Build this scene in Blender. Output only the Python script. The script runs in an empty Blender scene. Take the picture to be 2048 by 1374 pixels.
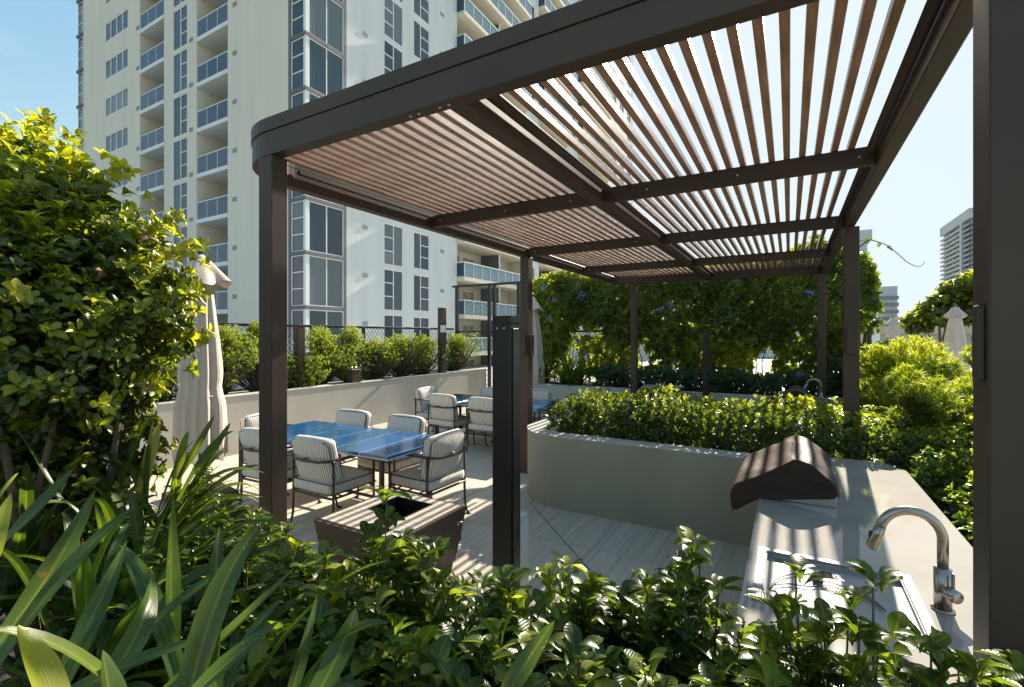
import bpy, bmesh, math, random
import numpy as np
from mathutils import Vector, Matrix
R = math.radians
rng = np.random.default_rng(7)
random.seed(7)
sc = bpy.context.scene
col = sc.collection

# ------------------------------------------------------------------ camera, sky, sun, exposure
cd = bpy.data.cameras.new('camera'); cam = bpy.data.objects.new('camera', cd); col.objects.link(cam)
cam.location = (0, 0, 1.75); cam.rotation_euler = (R(90), 0, R(30))
cd.sensor_width = 36; cd.lens = 16.9; cd.shift_y = -0.0073
cd.clip_start = 0.05; cd.clip_end = 3000
sc.camera = cam
world = bpy.data.worlds.new('World'); sc.world = world; world.use_nodes = True
wn = world.node_tree; wn.nodes.clear()
sky = wn.nodes.new('ShaderNodeTexSky'); sky.sky_type = 'NISHITA'; sky.sun_disc = False
SUN = Vector((0.075, 1.187, 0.71)).normalized()
SUN_EL = math.asin(SUN.z); SUN_AZ = math.atan2(SUN.x, SUN.y)
sky.sun_elevation = SUN_EL; sky.sun_rotation = SUN_AZ
sky.air_density = 1.0; sky.dust_density = 0.25; sky.ozone_density = 1.0; sky.altitude = 10
bg = wn.nodes.new('ShaderNodeBackground'); bg.inputs[1].default_value = 0.155
wo = wn.nodes.new('ShaderNodeOutputWorld')
tintn = wn.nodes.new('ShaderNodeHueSaturation'); tintn.inputs['Saturation'].default_value = 1.25
warm = wn.nodes.new('ShaderNodeMix'); warm.data_type = 'RGBA'; warm.blend_type = 'MULTIPLY'; warm.inputs[0].default_value = 1.0
warm.inputs[7].default_value = (1.0, 0.93, 0.82, 1)
wn.links.new(sky.outputs[0], tintn.inputs['Color']); wn.links.new(tintn.outputs[0], warm.inputs[6]); 
# the glow round the sun rolls off softly instead of clipping: out = c * (1 - exp(-x / c))
sep = wn.nodes.new('ShaderNodeSeparateColor'); comb = wn.nodes.new('ShaderNodeCombineColor'); wn.links.new(warm.outputs[2], sep.inputs[0])
for i_, c_ in enumerate((1.45, 1.67, 1.79)):
    ma = wn.nodes.new('ShaderNodeMath'); ma.operation = 'MULTIPLY'; ma.inputs[1].default_value = -1.0 / c_; wn.links.new(sep.outputs[i_], ma.inputs[0])
    mb_ = wn.nodes.new('ShaderNodeMath'); mb_.operation = 'EXPONENT'; wn.links.new(ma.outputs[0], mb_.inputs[0])
    mc = wn.nodes.new('ShaderNodeMath'); mc.operation = 'MULTIPLY_ADD'; mc.inputs[1].default_value = -c_; mc.inputs[2].default_value = c_
    wn.links.new(mb_.outputs[0], mc.inputs[0]); wn.links.new(mc.outputs[0], comb.inputs[i_])
# thin uneven haze and a few faint clouds low in the sky
wtc = wn.nodes.new('ShaderNodeTexCoord'); wmp = wn.nodes.new('ShaderNodeMapping'); wmp.inputs['Scale'].default_value = (3.0, 3.0, 11.0)
wns = wn.nodes.new('ShaderNodeTexNoise'); wns.inputs['Scale'].default_value = 1.6; wns.inputs['Detail'].default_value = 7; wns.inputs['Roughness'].default_value = 0.55
wmr = wn.nodes.new('ShaderNodeMapRange'); wmr.inputs[1].default_value = 0.50; wmr.inputs[2].default_value = 0.78; wmr.inputs[4].default_value = 0.42
wmx = wn.nodes.new('ShaderNodeMix'); wmx.data_type = 'RGBA'; wmx.inputs[7].default_value = (1.55, 1.68, 1.72, 1)
wn.links.new(wtc.outputs['Generated'], wmp.inputs[0]); wn.links.new(wmp.outputs[0], wns.inputs['Vector']); wn.links.new(wns.outputs[0], wmr.inputs[0])
wn.links.new(wmr.outputs[0], wmx.inputs[0]); wn.links.new(comb.outputs[0], wmx.inputs[6]); wn.links.new(wmx.outputs[2], bg.inputs[0]); wn.links.new(bg.outputs[0], wo.inputs[0])
sd = bpy.data.lights.new('sun', 'SUN'); so = bpy.data.objects.new('sun', sd); col.objects.link(so)
sd.energy = 3.4; sd.angle = R(0.5); sd.color = (1.0, 0.90, 0.76)
so.rotation_euler = (-SUN).to_track_quat('-Z', 'Y').to_euler()
so.location = (2, 12, 20)
sc.view_settings.view_transform = 'Standard'; sc.view_settings.look = 'None'
sc.view_settings.exposure = 1.9; sc.view_settings.gamma = 1.0
try: sc.view_settings.use_curve_mapping = False
except Exception: pass
sc.cycles.max_bounces = 8; sc.cycles.transparent_max_bounces = 8
sc.cycles.use_denoising = True
sc.cycles.sample_clamp_indirect = 6.0

# ------------------------------------------------------------------ materials
MATS = {}
def nodes_of(name):
    m = bpy.data.materials.new(name); m.use_nodes = True
    nt = m.node_tree; b = nt.nodes['Principled BSDF']
    return m, nt, b
def N(nt, t, **kw):
    n = nt.nodes.new(t)
    for k, v in kw.items(): setattr(n, k, v)
    return n
def L(nt, a, b): nt.links.new(a, b)
def ramp(nt, src, c0, c1, p0=0.3, p1=0.7):
    r = N(nt, 'ShaderNodeValToRGB'); e = r.color_ramp.elements
    e[0].position = p0; e[1].position = p1
    e[0].color = (*c0, 1); e[1].color = (*c1, 1)
    L(nt, src, r.inputs[0]); return r
def basic(name, c, rough=0.6, metal=0.0, var=0.12, scale=6.0, bump=0.15, bscale=80.0, spec=0.5, stretch=(1, 1, 1), rvar=0.12):
    """a plain surface with large-scale tone variation, fine relief and uneven gloss"""
    if name in MATS: return MATS[name]
    m, nt, b = nodes_of(name)
    tc = N(nt, 'ShaderNodeTexCoord'); mp = N(nt, 'ShaderNodeMapping'); mp.inputs['Scale'].default_value = stretch
    L(nt, tc.outputs['Object'], mp.inputs[0])
    n1 = N(nt, 'ShaderNodeTexNoise'); n1.inputs['Scale'].default_value = scale; n1.inputs['Detail'].default_value = 6
    L(nt, mp.outputs[0], n1.inputs['Vector'])
    lo = tuple(max(0, x * (1 - var)) for x in c); hi = tuple(min(1, x * (1 + var)) for x in c)
    r = ramp(nt, n1.outputs[0], lo, hi)
    L(nt, r.outputs[0], b.inputs['Base Color'])
    n2 = N(nt, 'ShaderNodeTexNoise'); n2.inputs['Scale'].default_value = bscale; n2.inputs['Detail'].default_value = 4
    L(nt, mp.outputs[0], n2.inputs['Vector'])
    bp = N(nt, 'ShaderNodeBump'); bp.inputs['Strength'].default_value = bump; bp.inputs['Distance'].default_value = 0.004
    L(nt, n2.outputs[0], bp.inputs['Height']); L(nt, bp.outputs[0], b.inputs['Normal'])
    rr = N(nt, 'ShaderNodeMapRange'); rr.inputs[3].default_value = max(0.02, rough - rvar); rr.inputs[4].default_value = min(1, rough + rvar)
    L(nt, n1.outputs[0], rr.inputs[0]); L(nt, rr.outputs[0], b.inputs['Roughness'])
    b.inputs['Metallic'].default_value = metal; b.inputs['Specular IOR Level'].default_value = spec
    MATS[name] = m; return m

M_BRONZE = basic('bronze_powder_coat', (0.074, 0.051, 0.037), 0.50, 0.0, 0.18, 2.2, 0.05, 200, spec=0.25)
M_SLAT = basic('slat_coating', (0.42, 0.225, 0.14), 0.32, 0.0, 0.30, 9, 0.10, 150, spec=0.7, stretch=(4, 0.5, 4))
M_BLACK = basic('black_metal', (0.009, 0.008, 0.008), 0.42, 0.0, 0.15, 5, 0.04, 200)
M_FRAME = basic('chair_frame_metal', (0.075, 0.058, 0.048), 0.40, 0.35, 0.12, 8, 0.05, 200)
M_PLANTER = basic('planter_render', (0.31, 0.29, 0.21), 0.70, 0, 0.12, 1.6, 0.35, 40, stretch=(1, 1, .5))
M_PLANTER2 = basic('grey_green_render', (0.46, 0.44, 0.38), 0.75, 0, 0.12, 1.1, 0.25, 60)
M_CAP = basic('planter_cap', (0.44, 0.43, 0.38), 0.6, 0, 0.08, 2, 0.2, 60)
M_COUNTER = basic('polished_counter', (0.30, 0.275, 0.235), 0.85, 0, 0.16, 2.5, 0.05, 90, spec=0.2, rvar=0.08)
for _k, _v in (('Coat Weight', 0.55), ('Coat Roughness', 0.035), ('Coat IOR', 1.5)): M_COUNTER.node_tree.nodes['Principled BSDF'].inputs[_k].default_value = _v
M_STEEL = basic('brushed_steel', (0.62, 0.60, 0.57), 0.33, 1.0, 0.06, 3, 0.01, 180)
M_SINK = basic('satin_sink_steel', (0.36, 0.36, 0.35), 0.62, 0.45, 0.12, 6, 0.02, 120)
M_NICKEL = basic('brushed_nickel', (0.42, 0.38, 0.33), 0.30, 1.0, 0.04, 3, 0.0, 200, rvar=0.04)
M_COVER = basic('grill_cover_cloth', (0.040, 0.026, 0.020), 0.62, 0, 0.18, 5, 0.35, 220, spec=0.2)
M_COVER.node_tree.nodes['Principled BSDF'].inputs['Sheen Weight'].default_value = 0.12
M_COVER.node_tree.nodes['Principled BSDF'].inputs['Sheen Roughness'].default_value = 0.35
M_COVER.node_tree.nodes['Principled BSDF'].inputs['Sheen Tint'].default_value = (0.75, 0.5, 0.4, 1)
M_CANVAS = basic('cream_canvas', (0.52, 0.43, 0.35), 0.85, 0, 0.06, 5, 0.25, 260)
M_SOIL = basic('dark_soil', (0.030, 0.021, 0.015), 0.95, 0, 0.5, 18, 1.0, 60)
M_BWALL = basic('tower_cream_stucco', (0.74, 0.675, 0.55), 0.85, 0, 0.05, 0.9, 0.25, 14, stretch=(1, 1, .12))
M_BWALL2 = basic('tower_pale_stucco', (0.64, 0.65, 0.62), 0.85, 0, 0.06, 0.9, 0.25, 14, stretch=(1, 1, .12))  # paler, cooler colour on the right facade than on the left
M_BWHITE = basic('tower_white_trim', (0.76, 0.76, 0.72), 0.7, 0, 0.06, 0.7, 0.1, 20)
M_SOFFIT = basic('balcony_soffit', (0.66, 0.61, 0.48), 0.8, 0, 0.06, 0.7, 0.1, 20)
M_GREYBAND = basic('grey_band', (0.13, 0.13, 0.135), 0.6, 0, 0.1, 1, 0.1, 20)
M_BEIGE = basic('beige_parapet', (0.55, 0.46, 0.34), 0.85, 0, 0.06, 0.4, 0.2, 10)
M_DECK = basic('pale_roof_deck', (0.42, 0.41, 0.40), 0.8, 0, 0.12, 0.4, 0.2, 20)
M_GROUND = basic('far_ground', (0.20, 0.20, 0.17), 0.9, 0, 0.3, 0.02, 0.1, 5)
M_VENT = basic('vent_grille', (0.33, 0.32, 0.29), 0.6, 0, 0.1, 4, 0.1, 60)
M_PALEBOX = basic('pale_green_plastic', (0.42, 0.52, 0.49), 0.5, 0, 0.05, 5, 0.05, 90)
M_STEM = basic('brown_green_stem', (0.11, 0.10, 0.045), 0.7, 0, 0.3, 30, 0.4, 120)
M_WOOD = basic('bark', (0.10, 0.075, 0.05), 0.85, 0, 0.3, 12, 0.6, 60)
M_PIPING = basic('navy_piping', (0.030, 0.034, 0.045), 0.7, 0, 0.1, 20, 0.1, 200)
M_GASKET = basic('grout', (0.16, 0.145, 0.125), 0.9, 0, 0.1, 8, 0.2, 90)
M_FARW = basic('hazy_white', (0.52, 0.53, 0.53), 0.8, 0, 0.05, 0.1, 0.1, 3)
M_FARG = basic('hazy_grey_glass', (0.17, 0.20, 0.22), 0.35, 0, 0.2, 0.15, 0.05, 3)
M_LAMP = basic('fixture_grey', (0.10, 0.09, 0.08), 0.45, 0.3, 0.1, 6, 0.1, 80)

def glass_mat(name, c0, c1, rough=0.06, curtain=0.0, spec=0.8):
    m, nt, b = nodes_of(name)
    tc = N(nt, 'ShaderNodeTexCoord'); oi = N(nt, 'ShaderNodeObjectInfo')
    w = N(nt, 'ShaderNodeTexWave'); w.inputs['Scale'].default_value = 1.9; w.inputs['Distortion'].default_value = 4.5
    w.inputs['Detail'].default_value = 2
    mp = N(nt, 'ShaderNodeMapping'); mp.inputs['Scale'].default_value = (1, 1, 0.02)
    add = N(nt, 'ShaderNodeVectorMath'); add.operation = 'ADD'
    L(nt, tc.outputs['Object'], add.inputs[0]); L(nt, oi.outputs['Location'], add.inputs[1])
    L(nt, add.outputs[0], mp.inputs[0]); L(nt, mp.outputs[0], w.inputs['Vector'])
    mx = N(nt, 'ShaderNodeMath'); mx.operation = 'MULTIPLY'; L(nt, w.outputs['Fac'], mx.inputs[0])
    mr = N(nt, 'ShaderNodeMapRange'); mr.inputs[3].default_value = curtain * 0.2; mr.inputs[4].default_value = curtain
    L(nt, oi.outputs['Random'], mr.inputs[0]); L(nt, mr.outputs[0], mx.inputs[1])
    ad = N(nt, 'ShaderNodeMath'); ad.operation = 'ADD'; L(nt, mx.outputs[0], ad.inputs[0])
    m2 = N(nt, 'ShaderNodeMath'); m2.operation = 'MULTIPLY'; m2.inputs[1].default_value = 0.4
    L(nt, oi.outputs['Random'], m2.inputs[0]); L(nt, m2.outputs[0], ad.inputs[1])
    r = ramp(nt, ad.outputs[0], c0, c1, 0.0, 1.0)
    L(nt, r.outputs[0], b.inputs['Base Color'])
    b.inputs['Roughness'].default_value = rough; b.inputs['Specular IOR Level'].default_value = spec
    b.inputs['IOR'].default_value = 1.6
    return m
M_GLASS = glass_mat('window_glass', (0.010, 0.020, 0.032), (0.055, 0.085, 0.095), 0.05, 0.55, 0.5)
M_GLASS_DARK = glass_mat('dark_window_glass', (0.010, 0.014, 0.018), (0.05, 0.065, 0.07), 0.04, 0.5)
M_CURTAIN = glass_mat('curtained_window_glass', (0.07, 0.095, 0.10), (0.17, 0.19, 0.18), 0.07, 0.8, 0.5)
M_GLASS_BLUE = glass_mat('blue_balcony_glass', (0.026, 0.050, 0.085), (0.050, 0.082, 0.13), 0.14, 0.3, 0.4)
def clear_glass():
    m, nt, b = nodes_of('pale_balcony_glass')
    b.inputs['Base Color'].default_value = (0.30, 0.42, 0.46, 1); b.inputs['Roughness'].default_value = 0.08
    tr = N(nt, 'ShaderNodeBsdfTransparent'); tr.inputs[0].default_value = (0.55, 0.68, 0.70, 1)
    mx = N(nt, 'ShaderNodeMixShader'); mx.inputs[0].default_value = 0.55
    L(nt, tr.outputs[0], mx.inputs[1]); L(nt, b.outputs[0], mx.inputs[2])
    L(nt, mx.outputs[0], nt.nodes['Material Output'].inputs[0]); return m
M_GLASS_PALE = clear_glass()

def tile_mat():
    m, nt, b = nodes_of('striated_porcelain_tile')
    tc = N(nt, 'ShaderNodeTexCoord'); oi = N(nt, 'ShaderNodeObjectInfo')
    off = N(nt, 'ShaderNodeVectorMath'); off.operation = 'SCALE'; off.inputs['Scale'].default_value = 7.3
    L(nt, oi.outputs['Location'], off.inputs[0])
    add = N(nt, 'ShaderNodeVectorMath'); add.operation = 'ADD'
    L(nt, tc.outputs['Object'], add.inputs[0]); L(nt, off.outputs[0], add.inputs[1])
    mp = N(nt, 'ShaderNodeMapping'); mp.inputs['Scale'].default_value = (26, 0.9, 1)
    L(nt, add.outputs[0], mp.inputs[0])
    n = N(nt, 'ShaderNodeTexNoise'); n.inputs['Scale'].default_value = 1.0; n.inputs['Detail'].default_value = 7; n.inputs['Roughness'].default_value = 0.6
    L(nt, mp.outputs[0], n.inputs['Vector'])
    r = ramp(nt, n.outputs[0], (0.43, 0.365, 0.295), (0.66, 0.59, 0.49), 0.32, 0.68)
    hs = N(nt, 'ShaderNodeHueSaturation'); mr = N(nt, 'ShaderNodeMapRange'); mr.inputs[3].default_value = 0.90; mr.inputs[4].default_value = 1.08
    L(nt, oi.outputs['Random'], mr.inputs[0]); L(nt, mr.outputs[0], hs.inputs['Value']); L(nt, r.outputs[0], hs.inputs['Color'])
    L(nt, hs.outputs[0], b.inputs['Base Color'])
    b.inputs['Roughness'].default_value = 0.45
    bp = N(nt, 'ShaderNodeBump'); bp.inputs['Strength'].default_value = 0.1; bp.inputs['Distance'].default_value = 0.003
    L(nt, n.outputs[0], bp.inputs['Height']); L(nt, bp.outputs[0], b.inputs['Normal'])
    return m
M_TILE = tile_mat()

def stripe_mat(name, base, line):
    m, nt, b = nodes_of(name)
    tc = N(nt, 'ShaderNodeTexCoord'); s = N(nt, 'ShaderNodeSeparateXYZ'); L(nt, tc.outputs['Object'], s.inputs[0])
    sn = N(nt, 'ShaderNodeSeparateXYZ'); L(nt, tc.outputs['Normal'], sn.inputs[0])
    ab = N(nt, 'ShaderNodeMath'); ab.operation = 'ABSOLUTE'; L(nt, sn.outputs[0], ab.inputs[0])
    gt = N(nt, 'ShaderNodeMath'); gt.operation = 'GREATER_THAN'; gt.inputs[1].default_value = 0.75; L(nt, ab.outputs[0], gt.inputs[0])
    mx = N(nt, 'ShaderNodeMix'); mx.data_type = 'FLOAT'
    L(nt, gt.outputs[0], mx.inputs[0]); L(nt, s.outputs[0], mx.inputs[2]); L(nt, s.outputs[1], mx.inputs[3])
    mu = N(nt, 'ShaderNodeMath'); mu.operation = 'MULTIPLY'; mu.inputs[1].default_value = 2 * math.pi / 0.0225; L(nt, mx.outputs[0], mu.inputs[0])
    si = N(nt, 'ShaderNodeMath'); si.operation = 'SINE'; L(nt, mu.outputs[0], si.inputs[0])
    r = ramp(nt, si.outputs[0], base, line, 0.42, 0.80)
    L(nt, r.outputs[0], b.inputs['Base Color']); b.inputs['Roughness'].default_value = 0.9
    n2 = N(nt, 'ShaderNodeTexNoise'); n2.inputs['Scale'].default_value = 9; n2.inputs['Detail'].default_value = 5
    L(nt, tc.outputs['Object'], n2.inputs['Vector'])
    bp = N(nt, 'ShaderNodeBump'); bp.inputs['Strength'].default_value = 0.5; bp.inputs['Distance'].default_value = 0.012
    L(nt, n2.outputs[0], bp.inputs['Height']); L(nt, bp.outputs[0], b.inputs['Normal'])
    return m
M_STRIPE = stripe_mat('navy_ticking_stripe', (0.78, 0.71, 0.61), (0.19, 0.19, 0.20))

def enamel():
    m, nt, b = nodes_of('blue_enamel_slat')
    tc = N(nt, 'ShaderNodeTexCoord'); n = N(nt, 'ShaderNodeTexNoise'); n.inputs['Scale'].default_value = 5; n.inputs['Detail'].default_value = 5
    L(nt, tc.outputs['Object'], n.inputs['Vector'])
    r = ramp(nt, n.outputs[0], (0.006, 0.055, 0.16), (0.012, 0.10, 0.26))
    L(nt, r.outputs[0], b.inputs['Base Color']); b.inputs['Roughness'].default_value = 0.10
    b.inputs['Specular IOR Level'].default_value = 0.7
    n2 = N(nt, 'ShaderNodeTexNoise'); n2.inputs['Scale'].default_value = 9
    L(nt, tc.outputs['Object'], n2.inputs['Vector'])
    bp = N(nt, 'ShaderNodeBump'); bp.inputs['Strength'].default_value = 0.25; bp.inputs['Distance'].default_value = 0.004
    L(nt, n2.outputs[0], bp.inputs['Height']); L(nt, bp.outputs[0], b.inputs['Normal'])
    return m
M_BLUE = enamel()

def leaf_mat(name, dark, mid, bright, gloss=0.32, trans=0.45, spots=False, tmul=2.2, rib=0.35):
    """leaf with a paler midrib, a per-leaf tint, side veins and light that passes through it"""
    m, nt, b = nodes_of(name)
    warmer = lambda c: (c[0] * 1.12, c[1] * .98, c[2]); dark, mid, bright = warmer(dark), warmer(mid), warmer(bright)
    at = N(nt, 'ShaderNodeAttribute'); at.attribute_name = 'tint'
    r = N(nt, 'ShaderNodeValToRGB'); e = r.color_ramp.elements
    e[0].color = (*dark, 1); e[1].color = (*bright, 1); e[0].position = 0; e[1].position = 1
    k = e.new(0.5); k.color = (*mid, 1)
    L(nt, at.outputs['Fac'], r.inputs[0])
    uv = N(nt, 'ShaderNodeUVMap'); uv.uv_map = 'UVMap'; s = N(nt, 'ShaderNodeSeparateXYZ'); L(nt, uv.outputs[0], s.inputs[0])
    a = N(nt, 'ShaderNodeMath'); a.operation = 'SUBTRACT'; a.inputs[1].default_value = 0.5; L(nt, s.outputs[0], a.inputs[0])
    a2 = N(nt, 'ShaderNodeMath'); a2.operation = 'ABSOLUTE'; L(nt, a.outputs[0], a2.inputs[0])
    mr = N(nt, 'ShaderNodeMapRange'); mr.inputs[1].default_value = 0.02; mr.inputs[2].default_value = 0.09
    mr.inputs[3].default_value = rib; mr.inputs[4].default_value = 0.0; L(nt, a2.outputs[0], mr.inputs[0])
    mx = N(nt, 'ShaderNodeMix'); mx.data_type = 'RGBA'; L(nt, mr.outputs[0], mx.inputs[0]); L(nt, r.outputs[0], mx.inputs[6])
    mx.inputs[7].default_value = (bright[0] * 1.1, bright[1] * 1.05, bright[2] * 1.3, 1)
    colout = mx.outputs[2]
    tc = N(nt, 'ShaderNodeTexCoord')
    n = N(nt, 'ShaderNodeTexNoise'); n.inputs['Scale'].default_value = 30; n.inputs['Detail'].default_value = 3
    L(nt, tc.outputs['Object'], n.inputs['Vector'])
    hs = N(nt, 'ShaderNodeHueSaturation'); m3 = N(nt, 'ShaderNodeMapRange'); m3.inputs[3].default_value = 0.7; m3.inputs[4].default_value = 1.3
    L(nt, n.outputs[0], m3.inputs[0]); L(nt, m3.outputs[0], hs.inputs['Value']); L(nt, colout, hs.inputs['Color'])
    colout = hs.outputs[0]
    geo = N(nt, 'ShaderNodeNewGeometry'); nb = N(nt, 'ShaderNodeTexNoise'); nb.inputs['Scale'].default_value = 38; nb.inputs['Detail'].default_value = 2
    L(nt, geo.outputs['Position'], nb.inputs['Vector'])
    bt = N(nt, 'ShaderNodeMapRange'); bt.inputs[1].default_value = 0.68; bt.inputs[2].default_value = 0.74; bt.inputs[4].default_value = 0.75; L(nt, nb.outputs[0], bt.inputs[0])
    mb_ = N(nt, 'ShaderNodeMix'); mb_.data_type = 'RGBA'; L(nt, bt.outputs[0], mb_.inputs[0]); L(nt, colout, mb_.inputs[6]); mb_.inputs[7].default_value = (0.20, 0.11, 0.035, 1)
    colout = mb_.outputs[2]
    if spots:
        v = N(nt, 'ShaderNodeTexVoronoi'); v.inputs['Scale'].default_value = 120; L(nt, tc.outputs['Object'], v.inputs['Vector'])
        n5 = N(nt, 'ShaderNodeTexNoise'); n5.inputs['Scale'].default_value = 14; L(nt, tc.outputs['Object'], n5.inputs['Vector'])
        th = N(nt, 'ShaderNodeMapRange'); th.inputs[1].default_value = 0.5; th.inputs[2].default_value = 0.8; th.inputs[3].default_value = 0.05; th.inputs[4].default_value = 0.28
        L(nt, n5.outputs[0], th.inputs[0])
        lt = N(nt, 'ShaderNodeMath'); lt.operation = 'LESS_THAN'; L(nt, v.outputs['Distance'], lt.inputs[0]); L(nt, th.outputs[0], lt.inputs[1])
        sm = N(nt, 'ShaderNodeMath'); sm.operation = 'MULTIPLY'; sm.inputs[1].default_value = 0.35; L(nt, lt.outputs[0], sm.inputs[0])
        m4 = N(nt, 'ShaderNodeMix'); m4.data_type = 'RGBA'; L(nt, sm.outputs[0], m4.inputs[0]); L(nt, colout, m4.inputs[6]); m4.inputs[7].default_value = (0.42, 0.44, 0.36, 1)
        colout = m4.outputs[2]
    L(nt, colout, b.inputs['Base Color']); b.inputs['Roughness'].default_value = gloss
    b.inputs['Specular IOR Level'].default_value = 0.5
    w = N(nt, 'ShaderNodeTexWave'); w.bands_direction = 'X' if spots else 'Y'; w.inputs['Scale'].default_value = 5 if spots else 4; w.inputs['Distortion'].default_value = 0.3 if spots else 1
    L(nt, uv.outputs[0], w.inputs['Vector'])
    bp = N(nt, 'ShaderNodeBump'); bp.inputs['Strength'].default_value = 0.15; bp.inputs['Distance'].default_value = 0.002
    L(nt, w.outputs['Fac'], bp.inputs['Height']); L(nt, bp.outputs[0], b.inputs['Normal'])
    t = N(nt, 'ShaderNodeBsdfTranslucent')
    g = N(nt, 'ShaderNodeMix'); g.data_type = 'RGBA'; g.blend_type = 'MULTIPLY'; g.inputs[0].default_value = 1
    L(nt, colout, g.inputs[6]); g.inputs[7].default_value = (tmul * 1.25, tmul * 1.15, tmul * 0.30, 1); g.clamp_result = True
    L(nt, g.outputs[2], t.inputs[0])
    ms = N(nt, 'ShaderNodeMixShader'); ms.inputs[0].default_value = trans
    L(nt, b.outputs[0], ms.inputs[1]); L(nt, t.outputs[0], ms.inputs[2])
    L(nt, ms.outputs[0], nt.nodes['Material Output'].inputs[0])
    return m
M_LEAF = leaf_mat('shrub_leaf', (0.024, 0.052, 0.015), (0.068, 0.130, 0.023), (0.28, 0.35, 0.038), 0.30, 0.48)
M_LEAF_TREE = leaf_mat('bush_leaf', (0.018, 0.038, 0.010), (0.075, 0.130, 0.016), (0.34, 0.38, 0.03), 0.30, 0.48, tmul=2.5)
M_STRAP = leaf_mat('strap_leaf', (0.022, 0.052, 0.015), (0.055, 0.112, 0.020), (0.28, 0.33, 0.035), 0.30, 0.42, spots=True, rib=0.24)
M_YELLOW = leaf_mat('yellow_green_leaf', (0.030, 0.062, 0.010), (0.115, 0.190, 0.020), (0.30, 0.385, 0.032), 0.5, 0.5, tmul=1.8)
M_VINE = leaf_mat('vine_leaf', (0.030, 0.066, 0.018), (0.085, 0.150, 0.028), (0.30, 0.37, 0.035), 0.42, 0.42)
M_DARKLEAF = leaf_mat('dark_hedge_leaf', (0.020, 0.050, 0.020), (0.040, 0.090, 0.032), (0.10, 0.17, 0.045), 0.45, 0.35)
M_FLOWER = basic('blue_petal', (0.22, 0.24, 0.60), 0.6, 0, 0.2, 20, 0.1, 100)
M_DEAD = basic('dry_leaf', (0.16, 0.07, 0.03), 0.7, 0, 0.4, 30, 0.3, 120)
M_PLATE = basic('white_plastic', (0.72, 0.71, 0.66), 0.45, 0, 0.04, 5, 0.02, 60)

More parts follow.
